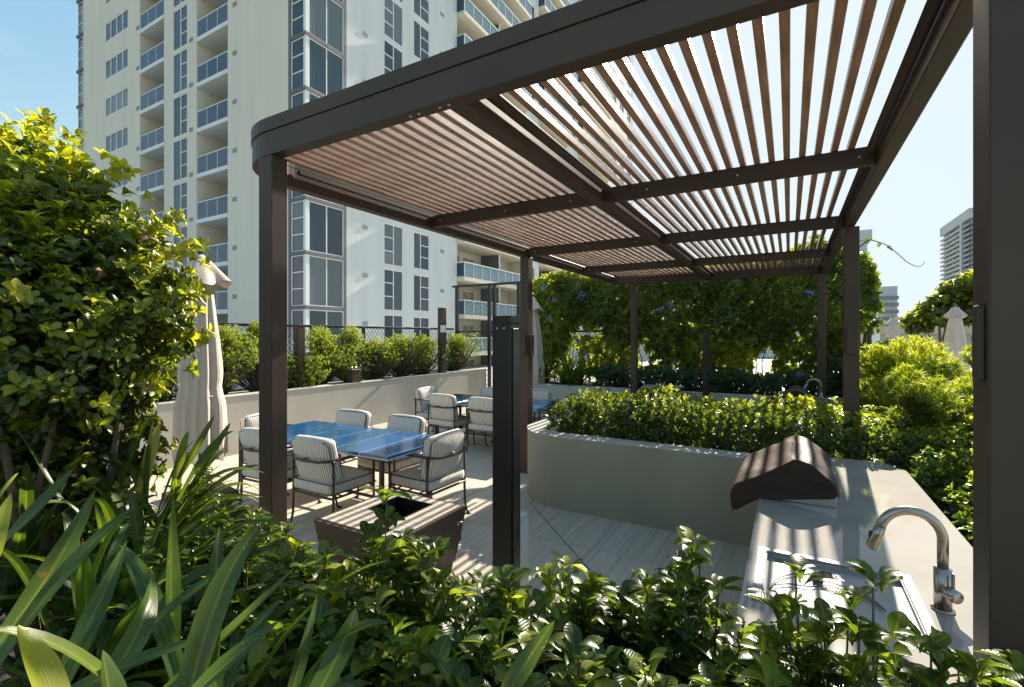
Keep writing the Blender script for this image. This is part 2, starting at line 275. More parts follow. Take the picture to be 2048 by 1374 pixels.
# ------------------------------------------------------------------ geometry helpers
class MB:
    def __init__(s): s.v = []; s.f = []; s.sm = []
    def add(s, vs, fs, smooth=False):
        o = len(s.v); s.v += [tuple(v) for v in vs]; s.f += [tuple(i + o for i in f) for f in fs]; s.sm += [smooth] * len(fs); return s
    def box(s, x0, x1, y0, y1, z0, z1):
        v = [(x0, y0, z0), (x1, y0, z0), (x1, y1, z0), (x0, y1, z0), (x0, y0, z1), (x1, y0, z1), (x1, y1, z1), (x0, y1, z1)]
        return s.add(v, [(0, 3, 2, 1), (4, 5, 6, 7), (0, 1, 5, 4), (1, 2, 6, 5), (2, 3, 7, 6), (3, 0, 4, 7)])
    def cbox(s, x0, x1, y0, y1, z0, z1, c=0.004):
        """box with chamfered edges"""
        bm = bmesh.new(); bmesh.ops.create_cube(bm, size=1)
        bmesh.ops.scale(bm, vec=(x1 - x0, y1 - y0, z1 - z0), verts=bm.verts)
        bmesh.ops.translate(bm, vec=((x0 + x1) / 2, (y0 + y1) / 2, (z0 + z1) / 2), verts=bm.verts)
        bmesh.ops.bevel(bm, geom=bm.edges[:], offset=c, segments=1, affect='EDGES')
        bm.verts.index_update(); s.add([v.co[:] for v in bm.verts], [[v.index for v in f.verts] for f in bm.faces]); bm.free(); return s
    def prism(s, pts, z0, z1):
        n = len(pts)
        v = [(p[0], p[1], z0) for p in pts] + [(p[0], p[1], z1) for p in pts]
        f = [tuple(range(n - 1, -1, -1)), tuple(range(n, 2 * n))] + [(i, (i + 1) % n, n + (i + 1) % n, n + i) for i in range(n)]
        return s.add(v, f)
    def tube(s, path, r, n=8, closed=False, caps=True, smooth=True):
        P = [Vector(p) for p in path]; m = len(P)
        rs = r if isinstance(r, (list, tuple)) else [r] * m
        rings = []; prev = None
        for i in range(m):
            if closed: t = (P[(i + 1) % m] - P[i - 1])
            else: t = P[min(i + 1, m - 1)] - P[max(i - 1, 0)]
            if t.length < 1e-9: t = Vector((0, 0, 1))
            t.normalize()
            if prev is None:
                a = Vector((0, 0, 1)) if abs(t.z) < 0.9 else Vector((1, 0, 0)); u = t.cross(a).normalized()
            else:
                u = (prev - t * prev.dot(t)); u = u.normalized() if u.length > 1e-6 else t.orthogonal().normalized()
            prev = u; w = t.cross(u)
            rings.append([P[i] + (u * math.cos(2 * math.pi * k / n) + w * math.sin(2 * math.pi * k / n)) * rs[i] for k in range(n)])
        v = [p for rg in rings for p in rg]; f = []
        for i in range(m if closed else m - 1):
            j = (i + 1) % m
            for k in range(n): f.append((i * n + k, i * n + (k + 1) % n, j * n + (k + 1) % n, j * n + k))
        if caps and not closed:
            f.append(tuple(range(n - 1, -1, -1))); f.append(tuple((m - 1) * n + k for k in range(n)))
        return s.add(v, f, smooth)
    def cyl(s, x, y, z0, z1, r, n=16, r2=None):
        return s.tube([(x, y, z0), (x, y, z1)], [r, r if r2 is None else r2], n)
    def sweep(s, path, w0, w1, z0, z1, closed=False):
        """rectangle from offset w0 to w1 (to the left of the path) and z0..z1 swept along a flat path"""
        m = len(path); rings = []
        for i in range(m):
            a = Vector(path[i - 1 if (i or closed) else 0]).to_2d(); b = Vector(path[(i + 1) % m if (i < m - 1 or closed) else i]).to_2d(); c = Vector(path[i]).to_2d()
            d1 = (c - a); d2 = (b - c)
            if d1.length < 1e-9: d1 = d2
            if d2.length < 1e-9: d2 = d1
            d1.normalize(); d2.normalize()
            n1 = Vector((-d1.y, d1.x)); n2 = Vector((-d2.y, d2.x)); nn = (n1 + n2).normalized(); k = 1 / max(0.3, nn.dot(n1))
            p = c + nn * w0 * k; q = c + nn * w1 * k
            rings.append([(p.x, p.y, z0), (q.x, q.y, z0), (q.x, q.y, z1), (p.x, p.y, z1)])
        v = [p for r in rings for p in r]; f = []
        for i in range(m if closed else m - 1):
            j = (i + 1) % m
            for k in range(4): f.append((i * 4 + k, i * 4 + (k + 1) % 4, j * 4 + (k + 1) % 4, j * 4 + k))
        if not closed: f += [(3, 2, 1, 0), tuple((m - 1) * 4 + k for k in range(4))]
        return s.add(v, f)
    def mesh(s, name, mat):
        me = bpy.data.meshes.new(name); me.from_pydata(s.v, [], s.f); me.update()
        if any(s.sm): me.polygons.foreach_set('use_smooth', s.sm)
        bm = bmesh.new(); bm.from_mesh(me); bmesh.ops.recalc_face_normals(bm, faces=bm.faces); bm.to_mesh(me); bm.free()
        me.materials.append(mat); return me
    def build(s, name, mat, parent=None, loc=None, **kw):
        return link(name, s.mesh(name, mat), parent, loc, **kw)
def link(name, me, parent=None, loc=None, rotz=0.0, **kw):
    o = bpy.data.objects.new(name, me); col.objects.link(o)
    if parent is not None: o.parent = parent
    if loc is not None: o.location = loc
    if rotz: o.rotation_euler = (0, 0, rotz)
    tag(o, **kw); return o
def tag(o, label=None, cat=None, group=None, kind=None):
    if label: o['label'] = label
    if cat: o['category'] = cat
    if group: o['group'] = group
    if kind: o['kind'] = kind
    return o
def empty(name, loc=(0, 0, 0), rotz=0.0, **kw):
    o = bpy.data.objects.new(name, None); col.objects.link(o); o.location = loc; o.rotation_euler = (0, 0, rotz)
    o.empty_display_size = 0.2
    return tag(o, **kw)
KIDS = {}
def copy_tree(root, loc, rotz, parent=None, **kw):
    kids = {}
    for o in list(col.objects):
        if o.parent: kids.setdefault(o.parent, []).append(o)
    def cp(o, par):
        c = o.copy(); col.objects.link(c); c.parent = par
        for ch in kids.get(o, []): cp(ch, c)
        return c
    r = cp(root, parent); r.location = loc; r.rotation_euler = (0, 0, rotz); tag(r, **kw); return r
def rbox(w, d, h, r, puff=0.0, bend=0.0, cuts=6):
    """cushion: rounded box, slightly puffed, optionally bent round the z axis"""
    bm = bmesh.new(); bmesh.ops.create_cube(bm, size=2)
    bmesh.ops.subdivide_edges(bm, edges=bm.edges[:], cuts=cuts, use_grid_fill=True)
    H = Vector((w / 2, d / 2, h / 2))
    for v in bm.verts:
        p = v.co.copy()
        p = Vector([math.copysign(abs(c) ** 0.7, c) for c in p])
        q = Vector((p.x * H.x, p.y * H.y, p.z * H.z))
        c = Vector([max(-(H[i] - r), min(H[i] - r, q[i])) for i in range(3)]); dd = q - c
        if dd.length > 1e-9: q = c + dd.normalized() * r
        if puff:
            k = [1 - min(1, abs(q[i]) / H[i]) ** 2 for i in range(3)]
            q.z += math.copysign(puff * k[0] * k[1], p.z) if abs(p.z) > 0.99 else 0
            q.y += math.copysign(puff * k[0] * k[2], p.y) if abs(p.y) > 0.99 else 0
        if bend: q.y += bend * q.x * q.x
        v.co = q
    bm.verts.index_update()
    mb = MB(); mb.add([v.co[:] for v in bm.verts], [[v.index for v in f.verts] for f in bm.faces], True); bm.free(); return mb
def smooth(pts, k=6):
    P = [Vector(p) for p in pts]; out = []
    for i in range(len(P) - 1):
        a, b, c, d = P[max(i - 1, 0)], P[i], P[i + 1], P[min(i + 2, len(P) - 1)]
        for q in range(k):
            t = q / k; out.append(0.5 * ((2 * b) + (c - a) * t + (2 * a - 5 * b + 4 * c - d) * t * t + (3 * b - a - 3 * c + d) * t ** 3))
    out.append(P[-1]); return out
def rrect(w, d, r, n=4, z=0.0):
    pts = []
    for cx, cy, a0 in ((w / 2 - r, d / 2 - r, 0), (-w / 2 + r, d / 2 - r, 90), (-w / 2 + r, -d / 2 + r, 180), (w / 2 - r, -d / 2 + r, 270)):
        for k in range(n + 1):
            a = R(a0 + 90 * k / n); pts.append((cx + r * math.cos(a), cy + r * math.sin(a), z))
    return pts
def arc(cx, cy, r, a0, a1, n=10):
    return [(cx + r * math.cos(R(a0 + (a1 - a0) * k / n)), cy + r * math.sin(R(a0 + (a1 - a0) * k / n))) for k in range(n + 1)]

# ---- foliage
def leaf_template(kind):
    """local +y along the leaf, +z its upper side, length 1"""
    prof = {'obovate': [(0, .02), (.14, .07), (.38, .195), (.62, .262), (.82, .228), (.94, .12), (1, .01)],
            'ovate': [(0, .03), (.15, .22), (.35, .33), (.6, .27), (.85, .12), (1, .01)],
            'lance': [(0, .02), (.3, .13), (.65, .11), (1, .01)],
            'needle': [(0, .03), (.5, .085), (1, .01)],
            'round': [(0, .10), (.25, .42), (.55, .52), (.85, .35), (1, .06)],
            'small': [(0, .04), (.5, .30), (1, .03)]}[kind]
    v, uv, f = [], [], []
    for t, w in prof:
        z = -0.22 * t * t + 0.04 * math.sin(t * 3)
        for k, sgn in enumerate((-1, 0, 1)):
            v.append((sgn * w, t, z + (0.32 * w if sgn else 0))); uv.append((0.5 + 0.5 * sgn, t))
    for i in range(len(prof) - 1):
        for k in (0, 1): a = i * 3 + k; f.append((a, a + 1, a + 4, a + 3))
    return np.array(v, float), f, np.array(uv, float)
TPL = {k: leaf_template(k) for k in ('obovate', 'ovate', 'lance', 'needle', 'round', 'small')}
def nrm(a): return a / np.maximum(np.linalg.norm(a, axis=-1, keepdims=True), 1e-9)
def frames(D, U):
    D = nrm(D); X = nrm(np.cross(D, U)); Z = np.cross(X, D); return X, D, Z
def leaf_mesh(name, kind, P, D, U, S, T, mat):
    v, f, uv = TPL[kind]; n = len(P); k = len(v); X, Y, Z = frames(D, U)
    cv = rng.uniform(0.5, 1.9, (n, 1)); wd = rng.uniform(0.85, 1.15, (n, 1))
    vv = (v[None, :, 0:1] * wd[:, None] * X[:, None] + v[None, :, 1:2] * Y[:, None] + (v[None, :, 2] * cv)[:, :, None] * Z[:, None]) * S[:, None, None] + P[:, None]
    vv = vv.reshape(-1, 3).astype(np.float32)
    F = np.array(f); nf = len(F)
    FF = (F[None] + (np.arange(n) * k)[:, None, None]).reshape(-1)
    me = bpy.data.meshes.new(name)
    me.vertices.add(n * k); me.vertices.foreach_set('co', vv.ravel())
    me.loops.add(n * nf * 4); me.loops.foreach_set('vertex_index', FF.astype(np.int32))
    me.polygons.add(n * nf); me.polygons.foreach_set('loop_start', np.arange(0, n * nf * 4, 4, dtype=np.int32))
    me.polygons.foreach_set('use_smooth', np.ones(n * nf, bool))
    me.update(calc_edges=True)
    ul = me.uv_layers.new(name='UVMap'); ul.data.foreach_set('uv', np.tile(uv[F.ravel()], (n, 1)).ravel().astype(np.float32))
    at = me.attributes.new('tint', 'FLOAT', 'POINT'); at.data.foreach_set('value', np.repeat(T, k).astype(np.float32))
    me.materials.append(mat); me.validate(); return me
LEAFVAR = {}
def leaf_variants(kind, mat):
    key = (kind, mat.name)
    if key not in LEAFVAR:
        LEAFVAR[key] = [[leaf_mesh('leaf', kind, np.zeros((1, 3)), np.array([[0, 1., 0]]), np.array([[0, 0, 1.]]), np.ones(1), np.array([t]), mat) for _ in range(2)] for t in np.linspace(0.03, 0.97, 9)]
    return LEAFVAR[key]
CAM = np.array([0, 0, 1.75])
def foliage(parent, kind, P, D, U, S, T, mat, nparts, pname='leaf', mass='foliage'):
    """the leaves that show largest become parts of the plant, the rest one mass"""
    d = np.linalg.norm(P - CAM, axis=1) / S
    P = P - np.array(parent.location)
    order = np.argsort(d); big = order[:nparts]; rest = order[nparts:]
    if len(big):
        X, Y, Z = frames(D[big], U[big]); V = leaf_variants(kind, mat)
        for i, j in enumerate(big):
            me = V[int(np.clip(T[j] * 9, 0, 8))][i % 2]
            o = bpy.data.objects.new(pname, me); col.objects.link(o); o.parent = parent
            M = Matrix.Identity(4)
            for r_ in range(3):
                M[r_][0] = X[i][r_] * S[j]; M[r_][1] = Y[i][r_] * S[j]; M[r_][2] = Z[i][r_] * S[j]; M[r_][3] = P[j][r_]
            o.matrix_local = M
    if len(rest):
        link(mass, leaf_mesh(mass, kind, P[rest], D[rest], U[rest], S[rest], T[rest], mat), parent, kind='stuff')
def rand_dirs(n):
    return nrm(rng.normal(size=(n, 3)))
def whorls(C, A, per, spread, ls, T, jitter=0.25, drop=0.0):
    """rosettes of leaves: centre C, axis A, per leaves each opening at angle spread from the axis"""
    n = len(C); A = nrm(A); h = nrm(np.cross(A, rand_dirs(n))); g = np.cross(A, h)
    P, D, U, S, TT = [], [], [], [], []
    for k in range(per):
        a = 2.4 * k + rng.uniform(-.3, .3, (n, 1)); lvl = k / max(1, per - 1)
        sp = spread[0] + (spread[1] - spread[0]) * lvl + rng.uniform(-jitter, jitter, (n, 1))
        rad = h * np.cos(a) + g * np.sin(a)
        d = A * np.cos(sp) + rad * np.sin(sp); d[:, 2] -= drop
        u = A * np.sin(sp) - rad * np.cos(sp)
        s = ls * (0.62 + 0.5 * min(1, lvl * 1.5)) * rng.uniform(.75, 1.2, n)
        P.append(C - A * (lvl * ls * 0.7) + rad * 0.003); D.append(d); U.append(u); S.append(s)
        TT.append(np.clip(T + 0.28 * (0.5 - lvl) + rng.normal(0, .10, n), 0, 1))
    return np.concatenate(P), np.concatenate(D), np.concatenate(U), np.concatenate(S), np.concatenate(TT)
def W(X, Y, z):   # metres right of / ahead of the camera axis -> world
    return (0.8660254 * X - 0.5 * Y, 0.5 * X + 0.8660254 * Y, z)

# ================================================================== SETTING
MB().box(-400, 500, -300, 700, -16, -15).build('ground', M_GROUND, kind='structure')
MB().box(-60, 90, -6, 130, -1.2, -0.9).build('roof_deck', M_DECK, kind='structure')
MB().box(-8.6, 3.2, -4, 11.6, -0.9, -0.014).build('terrace_slab', M_GASKET, kind='structure')
MB().box(-8.6, 60, 11.6, 90, -0.9, -0.02).build('pool_terrace', M_DECK, kind='structure')
# floor of striated tiles, one object each
fl = MB().box(-7.35, -0.2, 1.25, 11.4, -0.014, -0.010).build('floor', M_GASKET, kind='structure')
tile_full = MB().cbox(-0.2985, 0.2985, -0.5985, 0.5985, -0.010, 0.0, 0.0012).mesh('tile', M_TILE)
for i in range(12):
    cx = -0.495 - 0.6 * i
    for j in range(9):
        cy = 1.94 + 1.2 * j
        link('tile', tile_full, fl, (cx, cy + (0.0 if i % 2 else 0.0), 0))
jn = MB()
a = Vector((-2.36, 4.47)); b_ = Vector((0.2, 1.90)); d_ = (b_ - a).normalized(); n_ = Vector((-d_.y, d_.x)) * 0.004
jn.prism([(a + n_)[:], (a - n_)[:], (b_ - n_)[:], (b_ + n_)[:]], 0.001, 0.004)
jn.build('expansion_joint', M_GASKET, fl)

# ================================================================== APARTMENT TOWER
CX, CY = -22.885, 17.10
tw = empty('apartment_tower', (CX, CY, -15), 0, label='tall cream apartment tower with blue glass balconies beyond the terrace fence', cat='building')
ZO = 15.0
TOP = 62.0
FL = lambda k: 3.3 + 3.0 * k
def facade(mb, axis, off, segs, thick, z0, z1):
    """segs: (a0,a1,rows) ; rows None = solid, else list of (lo,hi) openings in z"""
    for a0, a1, rows in segs:
        zs = []; z = z0
        for lo, hi in (rows or []):
            if lo > z: zs.append((z, lo))
            z = hi
        if z < z1: zs.append((z, z1))
        for lo, hi in zs:
            if axis == 'L': mb.box(a0, a1, off, off + thick, lo + ZO, hi + ZO)
            else: mb.box(off - thick, off, a0, a1, lo + ZO, hi + ZO)
KL = range(-2, 10); KH = range(-2, 18)
wall = MB()
# left (shaded) facade: local y = 0, x from 0 to the left
facade(wall, 'L', 0, [
    (-28.9, -24.75, None),
    (-24.75, -20.8, [(FL(k) + .98, FL(k) + 2.5) for k in KL]),
    (-20.8, -18.9, None),
    (-15.33, -14.15, None),
    (-14.15, -12.25, [(FL(k) + .12, FL(k) + 2.9) for k in KL]),
    (-12.25, -11.08, None),
    (-7.45, -1.46, None)], 0.30, -15, TOP)
wall.build('wall', M_BWALL, tw); wall = MB()
# right (glancing) facade: local x = 0, y away from the corner
facade(wall, 'R', 0, [
    (2.78, 5.86, None),
    (5.86, 7.64, [(FL(k) + .14, FL(k) + 2.86) for k in KL]),
    (7.64, 8.71, None),
    (8.71, 10.43, [(FL(k) + .22, FL(k) + 2.80) for k in KL]),
    (10.43, 13.8, None),
    (25.2, 25.7, None), (25.7, 27.3, [(FL(k) + .9, FL(k) + 2.5) for k in KH]), (27.3, 28.2, None),
    (35.4, 36.3, None), (36.3, 38.2, [(FL(k) + .9, FL(k) + 2.5) for k in KH]), (38.2, 39.1, None),
    (50.4, 52.4, None), (52.4, 54.4, [(FL(k) + .9, FL(k) + 2.5) for k in KH]), (54.4, 56.2, None),
    (56.2, 58.2, [(FL(k) + .9, FL(k) + 2.5) for k in KH]), (58.2, 60.0, None), (60.0, 62.0, [(FL(k) + .5, FL(k) + 2.6) for k in KH]), (62.0, 62.9, None)], 0.30, -15, TOP)
z0, z1 = 0, TOP + ZO
wall.build('side_wall', M_BWALL2, tw); wall = MB()
# return walls of the recesses, backs and core
for x in (-18.9, -11.08): wall.box(x - .15, x, .3, 3.0, z0, z1)
for x in (-15.33, -7.45): wall.box(x, x + .15, .3, 3.0, z0, z1)
wall.box(-28.6, -0.35, 3.0, 3.3, z0, z1)
wall.box(-2.3, -2.0, 3.3, 60.0, z0, z1)
for y in (13.8, 28.2, 39.1): wall.box(-2.0, -.3, y - .2, y, z0, z1)
for y in (25.2, 35.4, 50.4): wall.box(-2.0, -.3, y, y + .2, z0, z1)
wall.box(-28.9, -28.6, .3, 55, z0, z1); wall.box(-28.6, 0, 62.6, 62.9, z0, z1)
wall.box(-0.42, -0.30, 3.3, 5.8, z0, z1)
wall.box(-28.9, 0, 0.31, 62.5, z1, z1 + .4)
wall.build('recess_walls', M_BWALL, tw)
# grey frame of the corner bay and floor bands
bay = MB()
bay.box(-1.46, -1.26, -0.03, .35, z0, z1); bay.box(-0.35, 0.02, 2.60, 2.78, z0, z1)
for k in KL:
    zz = FL(k) + ZO
    bay.box(-1.26, 0.05, -.06, .30, zz - .07, zz + .12); bay.box(-0.30, 0.05, 0.301, 2.60, zz - .07, zz + .12)
bay.build('bay_frame', M_GREYBAND, tw)
MB().box(-0.16, -0.002, -0.0, 0.20, z0, z1).build('corner_mullion', M_BWHITE, tw)

# slab edges, soffits and divider walls of the balconies
def window_t(w, h, t, mull_v=(), mull_h=(), fr=.07, dep=.10):
    """frame in the local x-z plane, outer side -y ; returns mesh"""
    m = MB(); m.box(0, fr, 0, dep, 0, h); m.box(w - fr, w, 0, dep, 0, h)
    m.box(fr, w - fr, 0, dep, 0, fr); m.box(fr, w - fr, 0, dep, h - fr, h)
    for x in mull_v: m.box(x - fr / 2, x + fr / 2, .004, dep - .004, fr, h - fr)
    for x0, x1, z in mull_h: m.box(x0, x1, .008, dep - .008, z - fr / 2, z + fr / 2)
    return m.mesh('window', t)
def pane_t(w, h, mat=None): return MB().box(0, w, .05, .062, 0, h).mesh('pane', mat or M_GLASS)
LWF, RWF = 0.0, math.pi / 2
PV = {}
def pane_var(pm):
    if pm.name not in PV:
        b, c = pm.copy(), pm.copy(); b.materials[0] = M_GLASS_DARK; c.materials[0] = M_CURTAIN
        PV[pm.name] = (pm, b, c)
    return PV[pm.name]
def put_window(fm, panes, loc, rot, name='window'):
    o = link(name, fm, tw, loc, rot)
    q = random.random(); v = 0 if q < .58 else (1 if q < .78 else 2)
    for pm, x, z in panes: link('pane', pane_var(pm)[v], o, (x, 0, z))
    return o
# four-light windows on the left
w4 = window_t(3.95, 1.52, M_BWHITE, (0.95, 1.98, 3.0), (), .09, .16); p4 = pane_t(.86, 1.34)
strip = window_t(1.90, 2.78, M_BWHITE, (1.0,), ((1.05, 1.83, .95), (1.05, 1.83, 1.85)), .07, .12)
ps_t = pane_t(.90, 2.64); ps_s = pane_t(.80, .84)
colw = window_t(1.78, 2.72, M_BWHITE, (.89,), ((.07, .86, .93), (.07, .86, 1.82)), .06, .12)
colw2 = window_t(1.72, 2.58, M_BWHITE, (.76,), ((.79, 1.66, .90), (.79, 1.66, 1.74)), .06, .12)
pc_t = pane_t(.82, 2.60); pc_s = pane_t(.78, .80); pc2_t = pane_t(.68, 2.46); pc2_s = pane_t(.86, .76)
bayL = window_t(1.10, 2.80, M_BWHITE, (), ((.07, 1.03, .95), (.07, 1.03, 1.87)), .06, .10)
pbL = pane_t(.98, .84)
bayR = window_t(2.40, 2.80, M_BWHITE, (1.2,), (), .06, .10); pbR = pane_t(1.08, 2.68)
farw = window_t(1.60, 1.60, M_BWHITE, (.8,), (), .07, .12); pf = pane_t(.72, 1.46, M_GLASS_DARK)
farw2 = window_t(1.90, 1.60, M_BWHITE, (.95,), (), .07, .12); pf2 = pane_t(.86, 1.46, M_GLASS_DARK)
farw3 = window_t(2.0, 1.60, M_BWHITE, (1.0,), (), .07, .12); farw4 = window_t(2.0, 2.1, M_BWHITE, (1.0,), ((.07, .96, 1.0),), .07, .12)
pf4 = pane_t(.9, 1.96)
gd = glass_mat  # shorthand unused otherwise
for k in KL:
    z = FL(k) + ZO
    put_window(w4, [(p4, .09, .09), (p4, 1.0, .09), (p4, 2.06, .09), (p4, 3.05, .09)], (-24.75, .02, z + .98), LWF)
    put_window(strip, [(ps_t, .07, .07), (ps_s, 1.05, .08), (ps_s, 1.05, .99), (ps_s, 1.05, 1.88)], (-14.15, .02, z + .12), LWF)
    put_window(colw, [(pc_s, .07, .08), (pc_s, .07, .98), (pc_s, .07, 1.86), (pc_t, .92, .06)], (0 - .02, 5.86, z + .14), RWF)
    put_window(colw2, [(pc2_t, .06, .06), (pc2_s, .80, .08), (pc2_s, .80, .95), (pc2_s, .80, 1.78)], (-.02, 8.71, z + .22), RWF)
    put_window(bayL, [(pbL, .06, .08), (pbL, .06, 1.0), (pbL, .06, 1.92)], (-1.26, .02, z + .12), LWF)
    put_window(bayR, [(pbR, .07, .06), (pbR, 1.25, .06)], (-.02, .20, z + .12), RWF)
for k in KH:
    z = FL(k) + ZO
    put_window(farw, [(pf, .07, .07), (pf, .83, .07)], (-.04, 25.7, z + .9), RWF)
    put_window(farw2, [(pf2, .06, .07), (pf2, .98, .07)], (-.04, 36.3, z + .9), RWF)
    put_window(farw3, [(pf2, .08, .07), (pf2, 1.05, .07)], (-.04, 52.4, z + .9), RWF)
    put_window(farw3, [(pf2, .08, .07), (pf2, 1.05, .07)], (-.04, 56.2, z + .9), RWF)
    put_window(farw4, [(pf4, .05, .07), (pf4, 1.05, .07)], (-.04, 60.0, z + .5), RWF)
# left end bay, seen edge on
endw = window_t(.95, 2.80, M_BWHITE, (), ((.06, .89, .95), (.06, .89, 1.87)), .05, .10); pe = pane_t(.83, .82)
eb = MB(); eb.box(-28.99, -28.90, 0.0, .5, z0, z1)
for k in KL: eb.box(-29.95, -28.90, -.14, .40, FL(k) + ZO - .10, FL(k) + ZO + .12)
eb.build('bay_frame', M_GREYBAND, tw)
for k in KL: put_window(endw, [(pe, .06, .08), (pe, .06, 1.0), (pe, .06, 1.92)], (-29.93, -.02, FL(k) + ZO + .12), LWF)

# balconies on the left facade
def left_balcony(w, n):
    s = MB().box(0, w, -.05, 3.0, -.14, .12); root = s.mesh('balcony', M_BWHITE)
    rail = MB(); rail.box(.02, w - .02, .0, .06, 1.22, 1.28)
    for i in range(n + 1): x = .03 + (w - .06) * i / n; rail.box(x - .02, x + .02, .015, .045, .12, 1.22)
    pw = (w - .06) / n - .06
    return root, rail.mesh('railing', M_BWHITE), MB().box(0, pw, .018, .032, .14, 1.20).mesh('glass_panel', M_GLASS_BLUE), pw
la = left_balcony(3.55, 3); lb = left_balcony(3.61, 3)
door = window_t(2.2, 2.2, M_BWHITE, (1.1,), (), .06, .08); pd = pane_t(1.0, 2.08, M_GLASS_DARK)
for (x0, bt) in ((-18.9, la), (-11.07, lb)):
    for k in KL:
        z = FL(k) + ZO
        o = link('balcony', bt[0], tw, (x0 + .01, 0, z)); link('railing', bt[1], o)
        for i in range(3): link('glass_panel', bt[2], o, (.06 + i * (bt[3] + .06), 0, 0))
        put_window(door, [(pd, .06, .06), (pd, 1.13, .06)], (x0 + .75, 2.88, z + .13), LWF, 'balcony_door')
# balconies on the right wing, projecting 0.7 m
def right_balcony(y0, y1, n, dz=0.0):
    w = y1 - y0
    root = MB().box(-2.0, .72, 0, w, -.16, .16).mesh('balcony', M_SOFFIT)
    rail = MB(); rail.box(.66, .72, 0, w, 1.26, 1.33); rail.box(-.3, .66, 0, .06, 1.26, 1.33)
    for i in range(n + 1): y = .03 + (w - .06) * i / n; rail.box(.67, .71, y - .02, y + .02, .16, 1.26)
    pw = (w - .06) / n - .06
    g = MB().box(.682, .696, 0, pw, .20, 1.24).mesh('glass_panel', M_GLASS_PALE)
    g2 = MB().box(-.27, .65, .02, .034, .20, 1.24).mesh('glass_panel', M_GLASS_BLUE)
    return root, rail.mesh('railing', M_BWHITE), g, g2, pw, n
rw = window_t(1.9, 2.15, M_BWHITE, (.95,), (), .07, .08); prw = pane_t(.84, 2.0, M_GLASS_DARK)
for y0, y1, n, ks in ((13.82, 25.18, 9, KH), (28.22, 35.38, 5, KH), (39.12, 50.38, 6, KH)):
    bt = right_balcony(y0, y1, n)
    dv = MB().box(-2.0, -.05, 0, .18, .16, 2.84).mesh('divider', M_GREYBAND)
    ed = MB().box(-.05, 0.02, 0, .18, .16, 2.84).mesh('divider_edge', M_BWHITE)
    for k in ks:
        z = FL(k) + ZO
        o = link('balcony', bt[0], tw, (0, y0, z)); link('railing', bt[1], o); link('glass_panel', bt[3], o)
        for i in range(bt[5]): link('glass_panel', bt[2], o, (0, .06 + i * (bt[4] + .06), 0))
        link('divider', dv, o, (0, (y1 - y0) * .56, 0)); link('divider_edge', ed, o, (0, (y1 - y0) * .56, 0))
        for fy in (.10, .30, .66, .84):
            if (y1 - y0) * fy + 2.0 < (y1 - y0) and not (fy < .56 < fy + 1.9 / (y1 - y0)):
                put_window(rw, [(prw, .08, .07), (prw, .99, .07)], (-1.95, y0 + (y1 - y0) * fy, z + .3), RWF)
# vents
vt = MB(); vt.box(0, .42, -.03, 0, 0, .26)
for i in range(4): vt.box(.03 + i * .1, .09 + i * .1, -.045, -.03, .03, .23)
vm = vt.mesh('vent', M_VENT)
for k in KL:
    z = FL(k) + ZO
    link('vent', vm, tw, (-6.9, 0, z + .75)); link('vent', vm, tw, (-11.95, 0, z + .1)); link('vent', vm, tw, (-19.4, 0, z + .3))
    link('vent', vm, tw, (0, 4.05, z + 2.1), RWF); link('vent', vm, tw, (0, 11.7, z + 1.75), RWF)
# potted plant on a balcony
pp = empty('balcony_plant', (CX - 15.9, CY + .9, FL(6) + .12), 0, label='leafy potted plant on an upper balcony of the cream tower', cat='plant')
MB().cyl(0, 0, 0, .5, .2, 12, .26).build('pot', M_BRONZE, pp)
nn = 90; P_ = rng.normal(0, 1, (nn, 3)) * (.28, .2, .45) + (0, 0, 1.25) + np.array(pp.location)
foliage(pp, 'lance', P_, rand_dirs(nn) + (0, 0, .3), rand_dirs(nn) + (0, 0, 1), rng.uniform(.25, .45, nn), rng.uniform(.4, .9, nn), M_LEAF, 0)

# ================================================================== FAR BUILDINGS
ft = empty('distant_tower', (96, 390, -15), 0, label='tall grey balconied tower far off at the right edge', cat='building')
sh = MB(); sh.box(0, 40, 0, 63, 0, 88); sh.build('wall', M_FARG, ft)
tr = MB(); tr.box(-2.2, 40, -1, 64, 88, 94); tr.box(-2.2, 0, 14, 18, 0, 88)
tr.build('parapet', M_FARW, ft)
bal1 = MB().box(-2.0, 0, 0, 46.5, 0, .5).box(-2.0, -1.85, 0, 46.5, .5, 1.2).mesh('balcony', M_FARW)
bal2 = MB().box(-1.9, 0, 0, 13.5, 0, .5).box(-1.9, -1.8, 0, 13.5, .5, 1.2).mesh('balcony', M_FARG)
bw = MB().box(-.3, 0, 0, 3.4, .5, 3.2).mesh('window', M_FARW)
for k in range(26):
    link('balcony', bal1, ft, (0, 18.2, 8 + 3.05 * k)); link('balcony', bal2, ft, (0, 0.2, 8 + 3.05 * k))
    for y in (22, 31, 39, 47, 55, 60): 
        if (k * 7 + y) % 5 < 3: link('window', bw, ft, (0, y, 8 + 3.05 * k))
ft2 = empty('distant_white_building', (20, 268, -15), 0, label='white curved top of a far building just above the vine wall', cat='building')
MB().box(0, 10.4, 0, 12, 0, 60).build('wall', M_FARW, ft2)
bb = MB().box(-.4, 11, -1.2, 0, 0, 1.4).mesh('balcony', M_FARG)
for k in range(9): link('balcony', bb, ft2, (0, 0, 26 + 3.4 * k))
MB().box(-1, 12, -1.5, 13, 60, 64.5).build('parapet', M_FARW, ft2)
ft3 = empty('distant_slab_block', (47.5, 368, -15), 0, label='small pale balconied block beyond the end of the vine wall', cat='building')
MB().box(0, 9, 0, 10, 0, 47).build('wall', M_FARW, ft3)
bb = MB().box(-.5, 9.5, -1.2, 0, 0, 2).mesh('balcony', M_FARG)
for k in range(6): link('balcony', bb, ft3, (0, 0, 18 + 4.2 * k))
